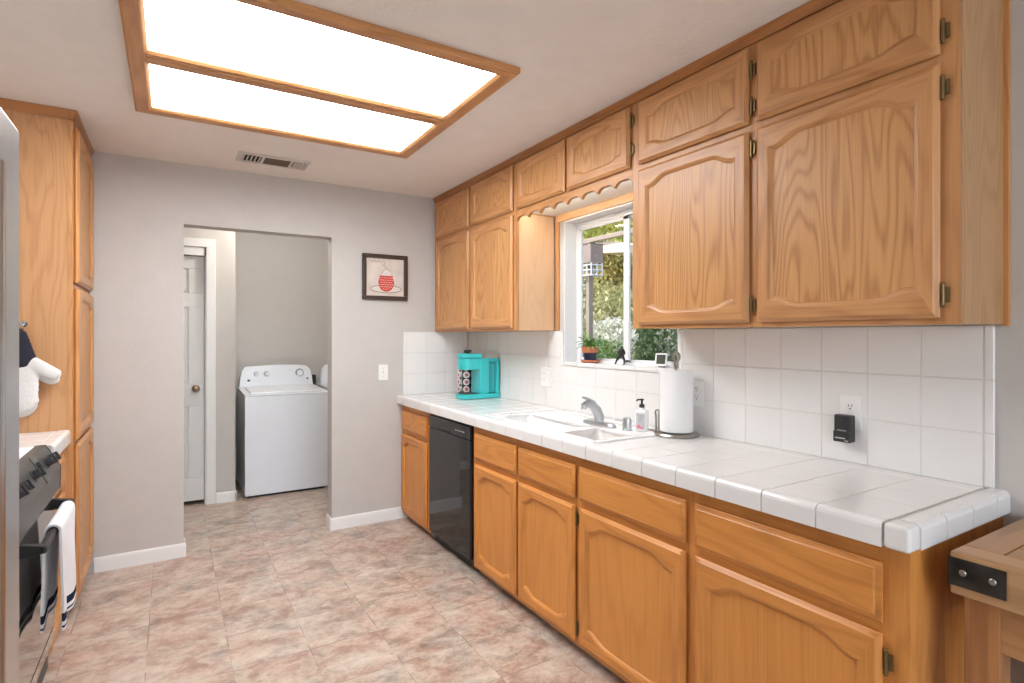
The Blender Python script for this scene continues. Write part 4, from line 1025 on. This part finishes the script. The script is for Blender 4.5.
leaves('golden_shrub', [((7.6, 8.6, 2.35), (.8, 1.1, .75)), ((7.3, 7.7, 2.3), (.6, .7, .6))], 7000, .06, F_GOLD, 'golden leafy shrub below the cream porch roof in the window', 'shrub', 16,
       [([(7.6, 8.5, -.15), (7.6, 8.5, 2.2)], [.06, .03])])
leaves('olive_shrub', [((6.2, 7.3, 1.35), (.8, 1.0, .95)), ((5.7, 6.3, 1.25), (.7, .6, .85)), ((6.7, 8.6, 1.2), (.8, .7, .9))], 12000, .045, F_OLIVE, 'broad pale olive shrub in the middle of the window view', 'shrub', 12,
       [([(6.2, 7.3, -.15), (6.2, 7.3, 1.2)], [.06, .03]), ([(6.2, 7.3, .1), (5.7, 6.5, 1.0)], [.04, .02])])
leaves('blossom_bush', [((4.95, 5.55, 1.38), (.30, .38, .24)), ((4.9, 5.55, .9), (.3, .34, .4))], 3200, .030, F_PALE, 'pale blossoming bush in the lower half of the left window pane', 'bush', 13, [([(4.95, 5.55, -.15), (4.95, 5.55, 1.0)], [.03, .015])])
leaves('green_bush', [((3.75, 4.38, .85), (.34, .34, .50)), ((4.0, 4.75, .75), (.3, .3, .45))], 7000, .024, F_BUSH, 'leafy green bush behind the potted plant in the left pane', 'bush', 14, [([(3.8, 4.5, -.15), (3.8, 4.5, .8)], [.03, .015])])
leaves('green_bush', [((3.75, 3.42, 1.0), (.34, .40, .72))], 8000, .024, F_DARK, 'dark green bush filling the right window pane', 'bush', 15, [([(3.75, 3.4, -.15), (3.75, 3.4, .9)], [.03, .015])])
po = thing('porch_roof', 'cream porch roof on a brown beam beyond the garden', 'porch', (6.2, 7.4, -.15))
b = B(); b.prism([(6.4, 2.66), (7.05, 2.73), (7.05, 2.90), (6.75, 2.885), (6.4, 2.78)], 'x', 5.98, 7.4, FASCIA, .004); b.build('fascia', po)
b = B(); b.box(5.90, 5.98, 6.0, 7.9, 2.91, 2.985, BEAM, .01); b.build('beam', po)
for yy in (6.05, 7.75): B().box(5.89, 5.99, yy, yy+.10, -.15, 2.91, BEAM, .01).build('post', po)
la = thing('post_feeder', 'brown box feeder with white cage on a dark post outside the window', 'bird feeder', (3.95, 4.70, -.15))
fx_, fy_ = 3.95, 4.735
b = B(); b.box(fx_-.09, fx_+.09, fy_-.08, fy_+.075, 2.16, 2.37, SIDING, .008); b.prism([(fy_-.09, 2.37), (fy_, 2.39), (fy_+.085, 2.37)], 'x', fx_-.10, fx_+.10, SIDING); b.build('box', la)
b = B(); q0, q1, w0, w1 = fx_-.075, fx_+.075, fy_-.075, fy_+.07
for z in (2.03, 2.085, 2.14):
    for p0, p1 in (((q0, w0), (q1, w0)), ((q1, w0), (q1, w1)), ((q1, w1), (q0, w1)), ((q0, w1), (q0, w0))): b.tube([(*p0, z), (*p1, z)], .008, WHITE, 6)
for p0 in ((q0, w0), (q1, w0), (q0, w1), (q1, w1), (fx_, w0), (q0, fy_)): b.tube([(*p0, 2.02), (*p0, 2.165)], .008, WHITE, 6)
b.build('cage', la, label='white wire cage')
B().box(fx_-.03, fx_+.03, fy_+.02, fy_+.075, -.15, 2.165, BEAM, .008).build('post', la)
# the left side and the laundry stand slightly further left than first measured
for names, dx in ((('wall_laundry', 'trim_1', 'door_1', 'baseboard_laundry', 'washing_machine', 'clothes_dryer', 'wall_plug_cord'), -.021),
                  (('pantry_cabinet', 'wall_hook', 'wall_hook.001', 'oven_mitt', 'oven_mitt.001', 'base_cabinet.003', 'countertop.001'), -.009),
                  (('framed_picture', 'light_switch'), -.013), (('refrigerator',), .007)):
    for nm in names: bpy.data.objects[nm].location.x += dx
for o in bpy.data.objects:
    if '_o' in o: del o['_o']
